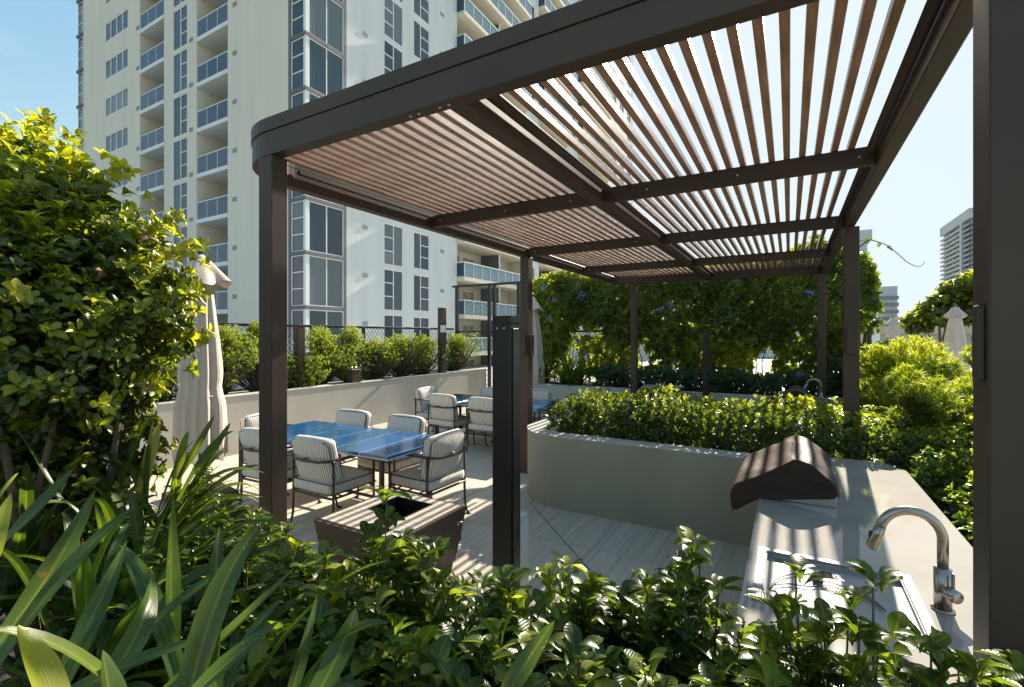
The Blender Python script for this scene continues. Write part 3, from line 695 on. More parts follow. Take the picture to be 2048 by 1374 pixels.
pv = empty('beige_pavilion', (3, 74, -.02), 0, label='long low beige pavilion with a taller block at its centre', cat='building')
MB().box(0, 26, 0, 6, 0, 2.0).build('wall', M_BEIGE, pv)
MB().box(-.3, 26.3, -.4, 6.3, 2.0, 2.95).build('parapet', M_BEIGE, pv)
MB().box(8.2, 12.2, -.2, 4, 2.95, 4.1).build('roof_block', M_BEIGE, pv)
ow = MB().box(0, .7, -.03, 0, 0, .7).mesh('window', M_GLASS_DARK)
for i in range(9): link('window', ow, pv, (2 + 2.6 * i, 0, 1.0))
# white building seen low through the gaps of the vine wall
wb = empty('white_villa', (-20, 46, -.9), 0, label='low white building glimpsed through gaps under the vine wall', cat='building')
MB().box(0, 26, 0, 8, 0, 3.6).build('wall', M_BWHITE, wb)
for i in range(14): MB().box(1 + 1.8 * i, 2.1 + 1.8 * i, -.02, 0, 1.2, 2.4).build('window', M_GLASS_DARK, wb)

# ================================================================== PERGOLA
pg = empty('pergola', (-1.2, 5.4, 0), 0, label='dark bronze metal pergola with slatted roof over the dining terrace', cat='pergola')
pg_off = Vector((1.2, -5.4, 0))
def pgl(mb): mb.v = [(v[0] + 1.2, v[1] - 5.4, v[2]) for v in mb.v]; return mb
path = [(0.56, 1.635), (-1.0, 1.635)] + [(x, y) for x, y in arc(-2.53, 2.085, .45, 270, 180, 12)] + [(x, y) for x, y in arc(-2.53, 8.87, .45, 180, 90, 12)] + [(0.52, 9.32)]
pgl(MB().sweep(path, -.075, 0, 2.757, 2.885)).build('fascia_beam', M_BRONZE, pg)
pgl(MB().sweep(path, -.075, .006, 2.889, 2.962)).build('fascia_cap', M_BRONZE, pg)
pgl(MB().cbox(.445, .52, 1.712, 9.243, 2.757, 2.955)).build('side_beam', M_BRONZE, pg)
pgl(MB().cbox(-1.315, -1.225, 1.712, 9.243, 2.762, 2.940)).build('centre_beam', M_BRONZE, pg)
for y in (3.55, 5.45, 7.38): pgl(MB().cbox(-2.903, .443, y - .025, y + .025, 2.767, 2.877)).build('rafter', M_BRONZE, pg)
pgl(MB().tube([(-1.195, 1.715, 2.862), (-1.195, 9.24, 2.862)], .026, 10)).build('slat_support', M_BRONZE, pg)
pgl(MB().tube([(.418, 1.715, 2.862), (.418, 9.24, 2.862)], .024, 10)).build('slat_support', M_BRONZE, pg)
pgl(MB().cbox(-2.900, -2.872, 2.1, 8.85, 2.845, 2.872)).build('slat_support', M_BRONZE, pg)
slat_me = MB().cbox(-.018, .018, -3.72, 3.84, 0, .043, .003).mesh('slat', M_SLAT)
slat_short = MB().cbox(-.018, .018, -3.50, 3.62, 0, .043, .003).mesh('slat', M_SLAT)
for x in [-1.201 + .0847 * k for k in range(1, 19)] + [-1.118] + [-1.362 - .0847 * k for k in range(18)]:
    if x == -1.118: continue
    link('slat', slat_short if x < -2.5 else slat_me, pg, (x + 1.2, .0, 2.879))
def post(x0, x1, y0, y1): return pgl(MB().cbox(x0, x1, y0, y1, 0, 2.757)).build('post', M_BRONZE, pg)
post(-2.60, -2.48, 1.637, 1.735); post(-2.99, -2.87, 5.385, 5.505); post(-2.67, -2.55, 9.20, 9.31)
post(.39, .51, 9.17, 9.29); post(.435, .555, 5.39, 5.51); post(.4325, .575, 1.637, 1.765)
# electrical boxes and bolts on the posts and fascia
def fixture(x0, x1, y0, y1, z0, z1):
    f = pgl(MB().cbox(x0, x1, y0, y1, z0, z1, .004)).build('outlet_box', M_BRONZE, pg); return f
fixture(.416, .4325, 1.66, 1.705, 1.635, 1.83); fixture(.455, .545, 5.36, 5.39, 1.58, 1.82)
fixture(-2.965, -2.895, 5.355, 5.385, 1.50, 1.76); fixture(-2.87, -2.84, 5.41, 5.49, 1.50, 1.76)
fixture(-2.65, -2.57, 9.18, 9.20, 1.55, 1.80); fixture(.41, .49, 9.15, 9.17, 1.55, 1.80)
bolt = MB().cyl(0, 0, -.006, 0, .007, 10).mesh('bolt', M_STEEL)
for x in (-1.50, -1.45, -1.33, -1.28): link('bolt', bolt, pg, (x + 1.2, 1.67 - 5.4, 2.757))
bolt2 = MB().tube([(0, -.006, 0), (0, 0, 0)], .007, 10).mesh('bolt', M_STEEL)
for y in (3.525, 5.425, 7.355):
    for x in (-2.8, -2.1, -1.5, -.9, -.3, .36): link('bolt', bolt2, pg, (x + 1.2, y - 5.4, 2.82))

# ================================================================== PLANTERS
# the round-ended planter beside the dining area
pw_path = [(0.6, 4.445), (-2.05, 4.445)] + arc(-2.05, 4.995, .55, 270, 180, 12)[1:] + [(-2.6, 6.0)] + arc(-2.05, 6.0, .55, 180, 90, 8)[1:] + [(2.6, 6.55)]
rp = empty('curved_planter', (-1, 5.3, 0), 0, label='long olive grey rendered planter with rounded end beside the grill counter', cat='planter')
def lo(mb, x, y, z=0): mb.v = [(v[0] - x, v[1] - y, v[2] - z) for v in mb.v]; return mb
lo(MB().sweep(pw_path, -.20, 0, 0, .725), -1, 5.3).build('wall', M_PLANTER, rp)
lo(MB().sweep(pw_path, -.205, .006, .725, .733), -1, 5.3).build('cap', M_CAP, rp)
MB().box(-2.4 + 1, 2.55 + 1, 4.65 - 5.3, 6.35 - 5.3, .05, .60).build('soil', M_SOIL, rp)
# left boundary planter
lp = empty('boundary_planter', (-7.4, 5, 0), 0, label='long pale grey rendered planter wall along the fence', cat='planter')
lpw = MB(); lpw.box(-7.30, -7.08, -3, 10.88, 0, .855); lpw.box(-8.30, -8.10, -3, 10.88, 0, .80)
lo(lpw, -7.4, 5).build('wall', M_PLANTER2, lp)
lo(MB().box(-7.31, -7.07, -3, 10.89, .855, .868), -7.4, 5).build('cap', M_CAP, lp)
lo(MB().box(-8.10, -7.30, -3, 10.88, .05, .80), -7.4, 5).build('soil', M_SOIL, lp)
# planter across the far end
fp = empty('far_planter', (-2, 9.8, 0), 0, label='low grey planter wall beneath the flowering vine', cat='planter')
fpp = [(-5.6, 10.9), (-5.6, 9.75)] + arc(-5.25, 9.75, .35, 180, 270, 6)[1:] + [(3.0, 9.40)]
lo(MB().sweep(fpp, 0, .18, 0, .690), -2, 9.8).build('wall', M_PLANTER2, fp)
lo(MB().sweep(fpp, -.006, .186, .690, .70), -2, 9.8).build('cap', M_CAP, fp)
lo(MB().box(-5.4, 3, 9.6, 11.4, .05, .62), -2, 9.8).build('soil', M_SOIL, fp)
# side planter right of the counter, and the one the camera looks over
sp = empty('side_planter', (1.9, 5, 0), 0, label='dark planted bed running behind the grill counter', cat='planter')
lo(MB().box(.80, 3.2, 1.9, 4.44, 0, .48), 1.9, 5).build('soil', M_SOIL, sp)
lo(MB().box(.752, .80, 1.9, 4.44, 0, .60), 1.9, 5).build('wall', M_PLANTER, sp)
lo(MB().box(.62, 3.2, 6.6, 9.35, 0, .55), 1.9, 5).build('soil', M_SOIL, sp)
npl = empty('near_planter', (-1.5, .4, 0), 0, label='low planted bed in the foreground below the camera', cat='planter')
lo(MB().box(-7.0, 1.6, -1.5, 1.12, 0, .40), -1.5, .4).build('soil', M_SOIL, npl)
lo(MB().box(-7.0, 1.6, 1.12, 1.25, 0, .46), -1.5, .4).build('wall', M_PLANTER, npl)

# ================================================================== FENCES
def mesh_panel(length, height, pitch=.10, r=.0042, ax='y'):
    """diamond wire mesh in the plane (length, z) from the origin"""
    m = MB()
    def wire(a, b):
        d = Vector((b[0] - a[0], 0, b[1] - a[1])); 
        if d.length < .02: return
        nn_ = Vector((-d.z, 0, d.x)).normalized() * r
        A = Vector((a[0], 0, a[1])); B = Vector((b[0], 0, b[1])); y = Vector((0, r, 0))
        vs = [A + nn_, A - nn_ * .5 + y, A - nn_ * .5 - y, B + nn_, B - nn_ * .5 + y, B - nn_ * .5 - y]
        if ax == 'y': vs = [Vector((v.y, v.x, v.z)) for v in vs]
        m.add(vs, [(0, 1, 4, 3), (1, 2, 5, 4), (2, 0, 3, 5)])
    sl = 1.25
    c = -height / sl
    while c < length:
        a0 = max(0, c); z_a = (a0 - c) * sl; a1 = min(length, c + height / sl); z_b = (a1 - c) * sl
        wire((a0, z_a), (a1, z_b)); wire((a0, height - z_a), (a1, height - z_b)); c += pitch
    return m
fe = empty('low_mesh_fence', (-8.2, 4, 0), 0, label='low black diamond mesh fence behind the boundary shrubs', cat='fence')
fm = mesh_panel(14, 1.12); fm.v = [(v[0], v[1] - 7, v[2] + .80) for v in fm.v]; fm.build('wire_mesh', M_BLACK, fe, kind='stuff')
MB().cbox(-.025, .025, -7, 6.9, 1.92, 1.97).build('top_rail', M_BLACK, fe)
MB().cbox(-.025, .025, -7, 6.9, .80, .84).build('bottom_rail', M_BLACK, fe)
fpost = MB().cbox(-.03, .03, -.03, .03, 0, 1.95).mesh('post', M_BLACK)
for y in (-5.2, -3, -.8, 1.4, 3.6, 5.8): link('post', fpost, fe, (0, y, 0))
fe2 = empty('tall_mesh_fence', (-5, 11.0, 0), 0, label='tall black diamond mesh fence and gate at the far end', cat='fence')
fm = mesh_panel(9.2, 3.0, ax='x'); fm.v = [(v[0] - 3.2, v[1], v[2] + .12) for v in fm.v]; fm.build('wire_mesh', M_BLACK, fe2, kind='stuff')
MB().cbox(-3.3, 6.08, -.03, .03, 3.12, 3.18).build('top_rail', M_BLACK, fe2)
MB().cbox(-3.2, 6.08, -.025, .025, 1.84, 1.89).build('middle_rail', M_BLACK, fe2)
MB().cbox(-3.2, 6.08, -.025, .025, .10, .15).build('bottom_rail', M_BLACK, fe2)
fpost = MB().cbox(-.04, .04, -.04, .04, 0, 3.14).mesh('post', M_BLACK)
for x in (-3.15, -2.06, -1.9, -1.15, -.35, 1.6, 3.6, 5.6, 6.05): link('post', fpost, fe2, (x, 0, 0))

# ================================================================== COLUMNS, BOLLARDS, SMALL FIXTURES
def column(x, y, w, d, h, label, mat=M_BLACK, rim=True, grp=None):
    t = empty('heater_column', (x, y, 0), 0, label=label, cat='column', group=grp)
    MB().cbox(-w / 2, w / 2, -d / 2, d / 2, 0, h - .04, .004).build('housing', mat, t)
    MB().cbox(-w / 2 - .001, w / 2 + .001, -d / 2 - .001, d / 2 + .001, h - .037, h, .004).build('cap', mat, t)
    MB().cbox(w / 2 + .001, w / 2 + .008, -d / 2 + .012, d / 2 - .03, .06, h - .06, .003).build('side_panel', mat, t)
    sm = MB().tube([(0, -.003, 0), (0, 0, 0)], .005, 8).mesh('screw', M_STEEL)
    for dx in (-.022, .016): link('screw', sm, t, (dx, -d / 2, h - .06))
    return t
column(-1.193, 2.013, .104, .098, 1.847, 'tall black square column in front, nearest the camera, left of the planter', grp='black columns under the pergola')
column(-1.28, 9.10, .10, .10, 1.85, 'distant slim black column standing before the far hedge', grp='black columns under the pergola')
pb = empty('junction_box', (-1.525, 2.70, 0), 0, label='pale green upright box behind the near black column', cat='box')
MB().cbox(-.045, .045, -.08, .08, 0, .60, .012).build('housing', M_PALEBOX, pb); MB().cbox(.046, .053, -.07, .07, .03, .57, .003).build('door', M_PALEBOX, pb)
def bollard(x, y, w, z0, h, label):
    t = empty('brown_pillar', (x, y, z0), 0, label=label, cat='pillar')
    MB().cbox(-w / 2, w / 2, -w / 2, w / 2, 0, h - .03).build('shaft', M_BRONZE, t)
    MB().cbox(-w / 2 - .003, w / 2 + .003, -w / 2 - .003, w / 2 + .003, h - .028, h).build('cap', M_BRONZE, t); return t
b1 = bollard(-7.22, 9.15, .15, .868, 1.56, 'tall brown square pillar on the planter wall with small white box')
MB().cbox(.04, .19, -.12, -.08, .97, 1.14, .006).build('white_box', M_PLATE, b1)
bollard(-7.42, 5.42, .13, .80, 1.15, 'brown square pillar in the boundary planter beside the near post')
b3 = empty('panel_box', (-7.55, 5.12, .80), 0, label='flat brown panel standing left of the shorter brown pillar', cat='panel')
MB().cbox(-.03, .03, -.15, .12, 0, 1.13).build('panel', M_BRONZE, b3); MB().cbox(-.035, .035, -.155, .125, 1.132, 1.15).build('cap', M_LAMP, b3)
b4 = empty('transformer_box', (-7.19, 6.42, .868), 0, label='small brown box with two pins on the planter wall', cat='box')
MB().cbox(-.09, .09, -.10, .10, 0, .23).build('housing', M_BRONZE, b4); MB().cbox(-.10, .10, -.11, .11, .232, .25).build('lid', M_LAMP, b4)
for dx in (-.05, .05): MB().cyl(dx, 0, .25, .30, .014, 8).build('pin', M_STEEL, b4)
bollard(-6.0, 2.25, .15, 0, 1.22, 'short dark brown pillar beside the left closed parasol')
bx = empty('storage_bin', (-2.02, 8.95, 0), 0, label='dark brown bin with paler lid before the far planter', cat='bin')
MB().cbox(-.30, .30, -.24, .24, 0, .80).build('body', M_BRONZE, bx); MB().cbox(-.31, .31, -.25, .25, .802, .835, .006).build('lid', M_PLANTER, bx)
MB().tube([(-.2, -.1, .84), (-.2, -.1, .865), (.2, -.1, .865), (.2, -.1, .84)], .008, 6).build('handle', M_LAMP, bx)
dr = empty('floor_grate', (-4.62, 2.60, 0), 0, label='dark square grate in the floor under the left chairs', cat='grate')
MB().cbox(-.16, .16, -.16, .16, .001, .02, .003).build('plate', M_BRONZE, dr)

# ================================================================== FIRE TABLE
ftb = empty('fire_table', (-2.52, 2.62, 0), 0, label='low dark fire table with stone top and open burner well', cat='fire table')
fb = MB(); t_, b_2, h_ = .385, .325, .455
vs = [(-b_2, -b_2, .05), (b_2, -b_2, .05), (b_2, b_2, .05), (-b_2, b_2, .05), (-t_, -t_, h_), (t_, -t_, h_), (t_, t_, h_), (-t_, t_, h_),
      (-t_ + .03, -t_ + .03, h_), (t_ - .03, -t_ + .03, h_), (t_ - .03, t_ - .03, h_), (-t_ + .03, t_ - .03, h_),
      (-t_ + .03, -t_ + .03, .2), (t_ - .03, -t_ + .03, .2), (t_ - .03, t_ - .03, .2), (-t_ + .03, t_ - .03, .2)]
fb.add(vs, [(0, 3, 2, 1), (0, 1, 5, 4), (1, 2, 6, 5), (2, 3, 7, 6), (3, 0, 4, 7), (4, 5, 9, 8), (5, 6, 10, 9), (6, 7, 11, 10), (7, 4, 8, 11),
            (8, 9, 13, 12), (9, 10, 14, 13), (10, 11, 15, 14), (11, 8, 12, 15), (12, 13, 14, 15)])
fb.build('base', M_BRONZE, ftb)
ww = .352; ix0, ix1, iy0, iy1 = -.20, .16, -.06, .26
MB().box(-ww, ww, -ww, iy0, .44, .462).box(-ww, ww, iy1, ww, .44, .462).box(-ww, ix0, iy0, iy1, .44, .462).box(ix1, ww, iy0, iy1, .44, .462).build('stone_top', basic('travertine_top', (.50, .43, .34), .45, 0, .18, 5, .2, 60, stretch=(1, 8, 1)), ftb)
rim = MB(); e = .012
rim.box(ix0, ix1, iy0, iy0 + e, .28, .466).box(ix0, ix1, iy1 - e, iy1, .28, .466).box(ix0, ix0 + e, iy0 + e, iy1 - e, .28, .466).box(ix1 - e, ix1, iy0 + e, iy1 - e, .28, .466).box(ix0 + e, ix1 - e, iy0 + e, iy1 - e, .28, .29)
rim.build('burner_well', M_BLACK, ftb); MB().box(-.31, .31, -.31, .31, 0, .05).build('plinth', M_BLACK, ftb)
MB().tube([(.365, .30, .33), (.365, .30, .36), (.405, .30, .36)], .008, 6).build('gas_key', M_STEEL, ftb)

# ================================================================== TABLES AND CHAIRS
def make_table(loc, rot, label):
    t = empty('dining_table', loc, rot, label=label, cat='table', group='blue slatted dining tables')
    n, Lx, Wy = 6, 2.04, .92; w = Lx / n
    for i in range(n):
        MB().cbox(-Lx / 2 + i * w + .005, -Lx / 2 + (i + 1) * w - .005, -Wy / 2, Wy / 2, .695, .72, .003).build('tabletop_plank', M_BLUE, t)
    MB().box(-Lx / 2 + .012, Lx / 2 - .012, -Wy / 2 + .006, Wy / 2 - .006, .683, .6945).build('tabletop_tray', basic('pale_blue_enamel', (.60, .68, .74), .3, 0, .05, 4, .03, 60), t)
    for i in range(1, n): MB().box(-Lx / 2 + i * w - .0042, -Lx / 2 + i * w + .0042, -Wy / 2 + .004, Wy / 2 - .004, .696, .7175).build('inlay_strip', basic('pale_blue_enamel', (.60, .68, .74)), t)
    fr = MB(); fr.cbox(-.86, .86, -.36, -.33, .645, .682).cbox(-.86, .86, .33, .36, .645, .682).cbox(-.86, -.83, -.329, .329, .645, .682).cbox(.83, .86, -.329, .329, .645, .682)
    fr.build('apron', M_FRAME, t)
    lg = MB().cbox(-.019, .019, -.019, .019, 0, .644).mesh('leg', M_FRAME)
    for sx in (-.84, .84):
        for sy in (-.345, .345): link('leg', lg, t, (sx, sy, 0))
    MB().cbox(-.82, .82, -.012, .012, .14, .165).cbox(-.85, -.83, -.325, .325, .14, .165).cbox(.83, .85, -.325, .325, .14, .165).build('stretcher', M_FRAME, t)
    return t
# thin pale inlay strips between the planks
make_table((-3.99, 3.44, 0), R(1.8), 'blue slatted dining table nearest the camera behind the fire table')
make_table((-4.13, 6.50, 0), R(1.8), 'blue slatted dining table farther back near the tall mesh fence')

def make_chair(label):
    """faces +y; seat about 0.52 m wide"""
    t = empty('dining_chair', (0, 0, 0), 0, label=label, cat='chair', group='striped cushion dining chairs')
    s = rbox(.53, .53, .105, .035, puff=.014); s.build('seat_cushion', M_STRIPE, t, (0, .01, .395))
    for z in (.045, -.045):
        MB().tube([(p[0], p[1] + .01, p[2]) for p in rrect(.515, .515, .05, 4, .395 + z)], .0048, 6, closed=True).build('piping', M_PIPING, t)
    bc = rbox(.52, .115, .40, .045, puff=.020, bend=.22)
    tilt = Matrix.Rotation(R(11), 4, 'X')
    o = bc.build('back_cushion', M_STRIPE, t, (0, -.205, .632)); o.rotation_euler = (R(11), 0, 0)
    for y in (.042, -.042):
        pth = [(p[0], y + .22 * p[0] ** 2, p[1]) for p in rrect(.50, .38, .05, 4)]
        MB().tube(pth, .0048, 6, closed=True).build('piping', M_PIPING, o)
    leg = MB().tube([(0, 0, .655), (0, 0, .30), (0, -.005, .12), (0, -.022, .03), (0, -.040, .008)], [.0115, .0125, .012, .011, .010], 8)
    leg.cyl(0, -.045, 0, .012, .024, 12)
    lm = leg.mesh('leg', M_FRAME)
    for sx in (-1, 1):
        link('leg', lm, t, (sx * .272, -.235, 0), R(-25 * sx) * -1)
        link('leg', lm, t, (sx * .272, .235, 0), R(180 + 20 * sx))
    # arm rail: wraps round the back of the cushion at arm height
    pts = [(.272, .235, .655), (.285, .10, .662), (.285, -.10, .662), (.275, -.20, .660), (.245, -.275, .655), (.17, -.315, .650), (0, -.33, .648)]
    pts = pts + [(-x, y, z) for x, y, z in reversed(pts[:-1])]
    MB().tube(pts, .0125, 8).build('arm_rail', M_FRAME, t)
    fr = MB().tube(rrect(.55, .50, .04, 3, .325), .0115, 8, closed=True)
    for y in (-.14, 0, .14): fr.tube([(-.27, y, .328), (.27, y, .328)], .007, 6)
    fr.build('seat_frame', M_FRAME, t)
    MB().tube([(-.03, -.318, .655), (0, -.30, .665), (.03, -.318, .655)], .008, 6).build('strap_hook', M_FRAME, t)
    return t
ch = make_chair('striped chair in front of the near table, back to the camera, beside the fire table')
ch.location = (-3.72, 3.09, 0); ch.rotation_euler = (0, 0, R(0))
bpy.context.view_layer.update()
spots = [(-3.03, 3.62, 88, 'striped chair at the right end of the near table, turned left over the fire table'),
         (-4.52, 3.08, 2, 'striped chair partly hidden by the near post, back to the camera'),
         (-4.62, 3.92, 180, 'striped chair at the far side of the near table, left of the two'),
         (-3.80, 3.94, 178, 'striped chair at the far side of the near table, right of the two'),
         (-5.16, 3.45, -88, 'striped chair at the left end of the near table behind the post'),
         (-3.92, 6.17, 0, 'striped chair at the far table just left of the black column, back to the camera'),
         (-4.70, 6.19, -4, 'striped chair at the far table, back to the camera, left of its neighbour'),
         (-5.36, 6.62, -86, 'striped chair at the left end of the far table by the boundary wall'),
         (-4.50, 6.95, 180, 'striped chair at the far side of the far table behind the black column'),
         (-3.72, 7.08, 180, 'striped chair at the far side of the far table, right of the slim post'),
         (-3.04, 6.62, 88, 'striped chair at the right end of the far table, peeping over the planter')]
for x, y, a, lb_ in spots: copy_tree(ch, (x, y, 0), R(a), label=lb_)
for o in list(col.objects):
    if o.name.startswith('back_cushion'):
        o.rotation_euler = (R(11 + random.uniform(-3, 3)), R(random.uniform(-1.5, 1.5)), R(random.uniform(-2.5, 2.5))); o.location.x += random.uniform(-.008, .008)
    elif o.name.startswith('seat_cushion'):
        o.rotation_euler = (R(random.uniform(-.8, .8)), 0, R(random.uniform(-1.2, 1.2)))

# ================================================================== PARASOLS (closed)
def parasol(name_label, x, y, z0, ztop, zbot, rm, seed, grp='closed cream parasols', detail=True, hood_r=.24):
    r_ = random.Random(seed); t = empty('closed_parasol', (x, y, z0), r_.uniform(0, 6), label=name_label, cat='parasol', group=grp)
    nth, nz = (120, 26) if detail else (32, 12)
    mb = MB(); vs = []
    ph = r_.uniform(0, 6)
    for i in range(nz + 1):
        f = i / nz; z = ztop - .06 - (ztop - .06 - zbot) * f
        tie = .60 * math.exp(-((f - .66) / .05) ** 2)
        rad = rm * (.30 + .70 * min(1, f * 1.35) ** .8) * (1 - .16 * tie) * (1 + .18 * max(0, f - .74))
        for k in range(nth):
            a = 2 * math.pi * k / nth
            fold = .17 * (.62 - abs(math.sin(4 * a + ph + .5 * f))) + .12 * (.6 - abs(math.sin(6.5 * a + .9 * f + ph * 2))) + .05 * math.sin(5 * a - 1.4 * f)
            rr = rad * (1 + fold * min(1, f * 2.5) * (1 - .5 * tie)); zz = z + (.05 * math.sin(4 * a + ph) + .03 * math.sin(9 * a) if i == nz else 0)
            vs.append((rr * math.cos(a), rr * math.sin(a), zz))
    fs = [(i * nth + k, i * nth + (k + 1) % nth, (i + 1) * nth + (k + 1) % nth, (i + 1) * nth + k) for i in range(nz) for k in range(nth)]
    mb.add(vs, fs, True); mb.build('canopy', M_CANVAS, t)
    # vent hood: a second smaller skirt that flares out
    mb = MB(); vs = []; m = 6
    for i in range(m + 1):
        f = i / m
        for k in range(nth):
            a = 2 * math.pi * k / nth
            rr = (.02 + hood_r * f ** .85) * (1 + .12 * f * math.sin(4 * a + ph) + .08 * f * math.sin(7 * a))
            vs.append((rr * math.cos(a), rr * math.sin(a), ztop - .02 - .32 * f + .035 * f * math.sin(4 * a + ph + 1.5)))
    fs = [(i * nth + k, i * nth + (k + 1) % nth, (i + 1) * nth + (k + 1) % nth, (i + 1) * nth + k) for i in range(m) for k in range(nth)]
    mb.add(vs, fs, True); mb.build('vent_hood', M_CANVAS, t)
    zt = ztop - .06 - (ztop - .06 - zbot) * .70
    mb = MB(); mb.tube([(rm * .80 * math.cos(a) * (1 + .06 * math.sin(8 * a)), rm * .80 * math.sin(a) * (1 + .06 * math.sin(8 * a)), zt + .012 * math.sin(3 * a)) for a in [2 * math.pi * k / 36 for k in range(36)]], .012, 6, closed=True)
    mb.build('tie_strap', M_CANVAS, t)
    MB().cyl(0, 0, 0, ztop, .022, 12).build('pole', M_LAMP, t)
    MB().tube([(0, 0, ztop - .02), (0, 0, ztop + .03), (0, 0, ztop + .07)], [.035, .030, .008], 10).build('finial', M_LAMP, t)
    MB().cbox(-.28, .28, -.28, .28, 0, .07, .01).build('base', M_BRONZE, t)
    return t
parasol('closed cream parasol at left, half hidden by the big leafy bush', -5.52, 2.82, 0, 2.66, .45, .225, 3)
parasol('closed cream parasol behind the slim post, beside the vine wall', -5.02, 9.60, 0, 2.66, .55, .26, 5)
parasol('closed cream parasol at far right beside the near corner post', 4.43, 19.65, -.02, 2.70, .5, .30, 8, 'closed parasols on the pool terrace', False, .25)
parasol('closed cream parasol before the middle of the beige pavilion', 4.12, 27.9, -.02, 2.65, .5, .33, 9, 'closed parasols on the pool terrace', False, .29)
parasol('smallest closed cream parasol close to the end of the vine wall', 4.05, 37.0, -.02, 2.65, .5, .34, 10, 'closed parasols on the pool terrace', False, .31)

# ================================================================== GRILL COUNTERS
def slab(x0, x1, y0, y1, holes, z0, z1, cut=None):
    """counter top with a rectangular hole and an optional cut far corner"""
    m = MB(); hx0, hx1, hy0, hy1 = holes
    m.box(x0, x1, y0, hy0, z0, z1); m.box(x0, hx0, hy0, hy1, z0, z1); m.box(hx1, x1, hy0, hy1, z0, z1)
    if cut: m.prism([(x0, hy1), (x1, hy1), (x1, y1 - cut[1]), (x1 - cut[0], y1), (x0, y1)], z0, z1)
    else: m.box(x0, x1, hy1, y1, z0, z1)
    return m
def sink(parent, x0, x1, y0, y1, z):
    s = empty('sink', (0, 0, 0)); s.parent = parent
    f = MB(); w = .035
    f.cbox(x0 - w, x1 + w, y0 - w, y0, z - .01, z + .006, .002).cbox(x0 - w, x1 + w, y1, y1 + w, z - .01, z + .006, .002)
    f.cbox(x0 - w, x0, y0 + .0005, y1 - .0005, z - .01, z + .006, .002).cbox(x1, x1 + w, y0 + .0005, y1 - .0005, z - .01, z + .006, .002)
    f.build('rim', M_SINK, s)
    b = MB(); b.box(x0, x0 + .003, y0, y1, z - .024, z - .002).box(x1 - .003, x1, y0, y1, z - .024, z - .002).box(x0 + .003, x1 - .003, y0, y0 + .003, z - .024, z - .002).box(x0 + .003, x1 - .003, y1 - .003, y1, z - .024, z - .002)
    b.box(x0 + .003, x1 - .003, y0 + .003, y1 - .003, z - .024, z - .021)
    b.build('basin', M_SINK, s)
    return s
ct = empty('grill_counter', (.29, 2.9, 0), 0, label='near polished concrete counter with inset sink, striped by slat shadows', cat='counter')
lo(slab(-.16, .735, 1.40, 4.66, (-.09, .39, 2.03, 2.47), .735, .770, (.12, .19)), .29, 2.9).build('countertop', M_COUNTER, ct)
lo(MB().box(-.13, .70, 1.42, 4.44, 0, .735), .29, 2.9).build('base', M_PLANTER, ct)
sk = sink(ct, -.09 - .29, .39 - .29, 2.03 - 2.9, 2.47 - 2.9, .770)
dm = MB().cbox(-.012, .0, 0, .50, 0, .58, .004).mesh('door', M_STEEL)
hm = MB().tube([(-.012, .06, .53), (-.04, .06, .53), (-.04, .44, .53), (-.012, .44, .53)], .007, 8).mesh('handle', M_STEEL)
for y in (1.52, 2.06, 2.60):
    d = link('door', dm, ct, (-.13 - .29, y - 2.9, .10)); link('handle', hm, d)
# cable and labelled straps left in the dry sink
cb = empty('coiled_cord', (.0, 2.3, .751), 0, label='thin looped cord with two brown tags lying in the steel sink', cat='cord')
MB().tube(smooth([(-.07, -.16, .004), (-.04, -.05, .006), (.02, .03, .006), (.08, .04, .008), (.105, -.01, .006), (.07, -.06, .006), (0, -.075, .006), (-.05, -.115, .006)]), .0026, 6).build('loop', M_LAMP, cb)
MB().tube(smooth([(.10, .01, .006), (.15, .015, .007), (.21, -.005, .006), (.27, -.05, .006), (.30, -.12, .006)]), .0026, 6).build('cable', M_LAMP, cb)
MB().tube(smooth([(.10, -.03, .006), (.17, -.045, .006), (.24, -.04, .006), (.30, -.12, .006)]), .0026, 6).build('cable', M_LAMP, cb)
tg_ = MB().cbox(-.018, .018, -.030, .030, .006, .016, .002).mesh('tag', M_STEM)
link('tag', tg_, cb, (.10, .02, 0)); link('tag', tg_, cb, (.22, -.02, 0))

def faucet(x, y, z, rz, label):
    t = empty('kitchen_faucet', (x, y, z), rz, label=label, cat='faucet')
    MB().cyl(0, 0, 0, .006, .034, 24).build('base_ring', M_NICKEL, t)
    MB().cyl(0, 0, .006, .150, .026, 24).build('body', M_NICKEL, t)
    pth = [(0, 0, .150), (0, 0, .24)] + [(-.092 + .092 * math.cos(a), 0, .25 + .092 * math.sin(a)) for a in [math.pi * k / 16 * .93 for k in range(17)]]
    e_ = Vector(pth[-1]); d = (Vector(pth[-1]) - Vector(pth[-2])).normalized()
    MB().tube(pth, .0165, 16).build('gooseneck', M_NICKEL, t)
    sh = MB().tube([tuple(e_), tuple(e_ + d * .03), tuple(e_ + d * .085), tuple(e_ + d * .09)], [.0175, .0185, .0215, .019], 16).build('spray_head', M_NICKEL, t)
    p = e_ + d * .035
    MB().tube([(p.x - .017, 0, p.z + .01), (p.x - .020, 0, p.z - .012)], .008, 8).build('button', M_BLACK, sh)
    MB().tube([(0, 0, .075), (.018, -.062, .078)], .022, 20).build('lever_hub', M_NICKEL, t)
    MB().cbox(.012, .020, -.045, -.030, .09, .150, .003).build('lever', M_NICKEL, t)
    return t
faucet(.475, 2.26, .770, R(6), 'large brushed nickel gooseneck faucet beside the near sink')

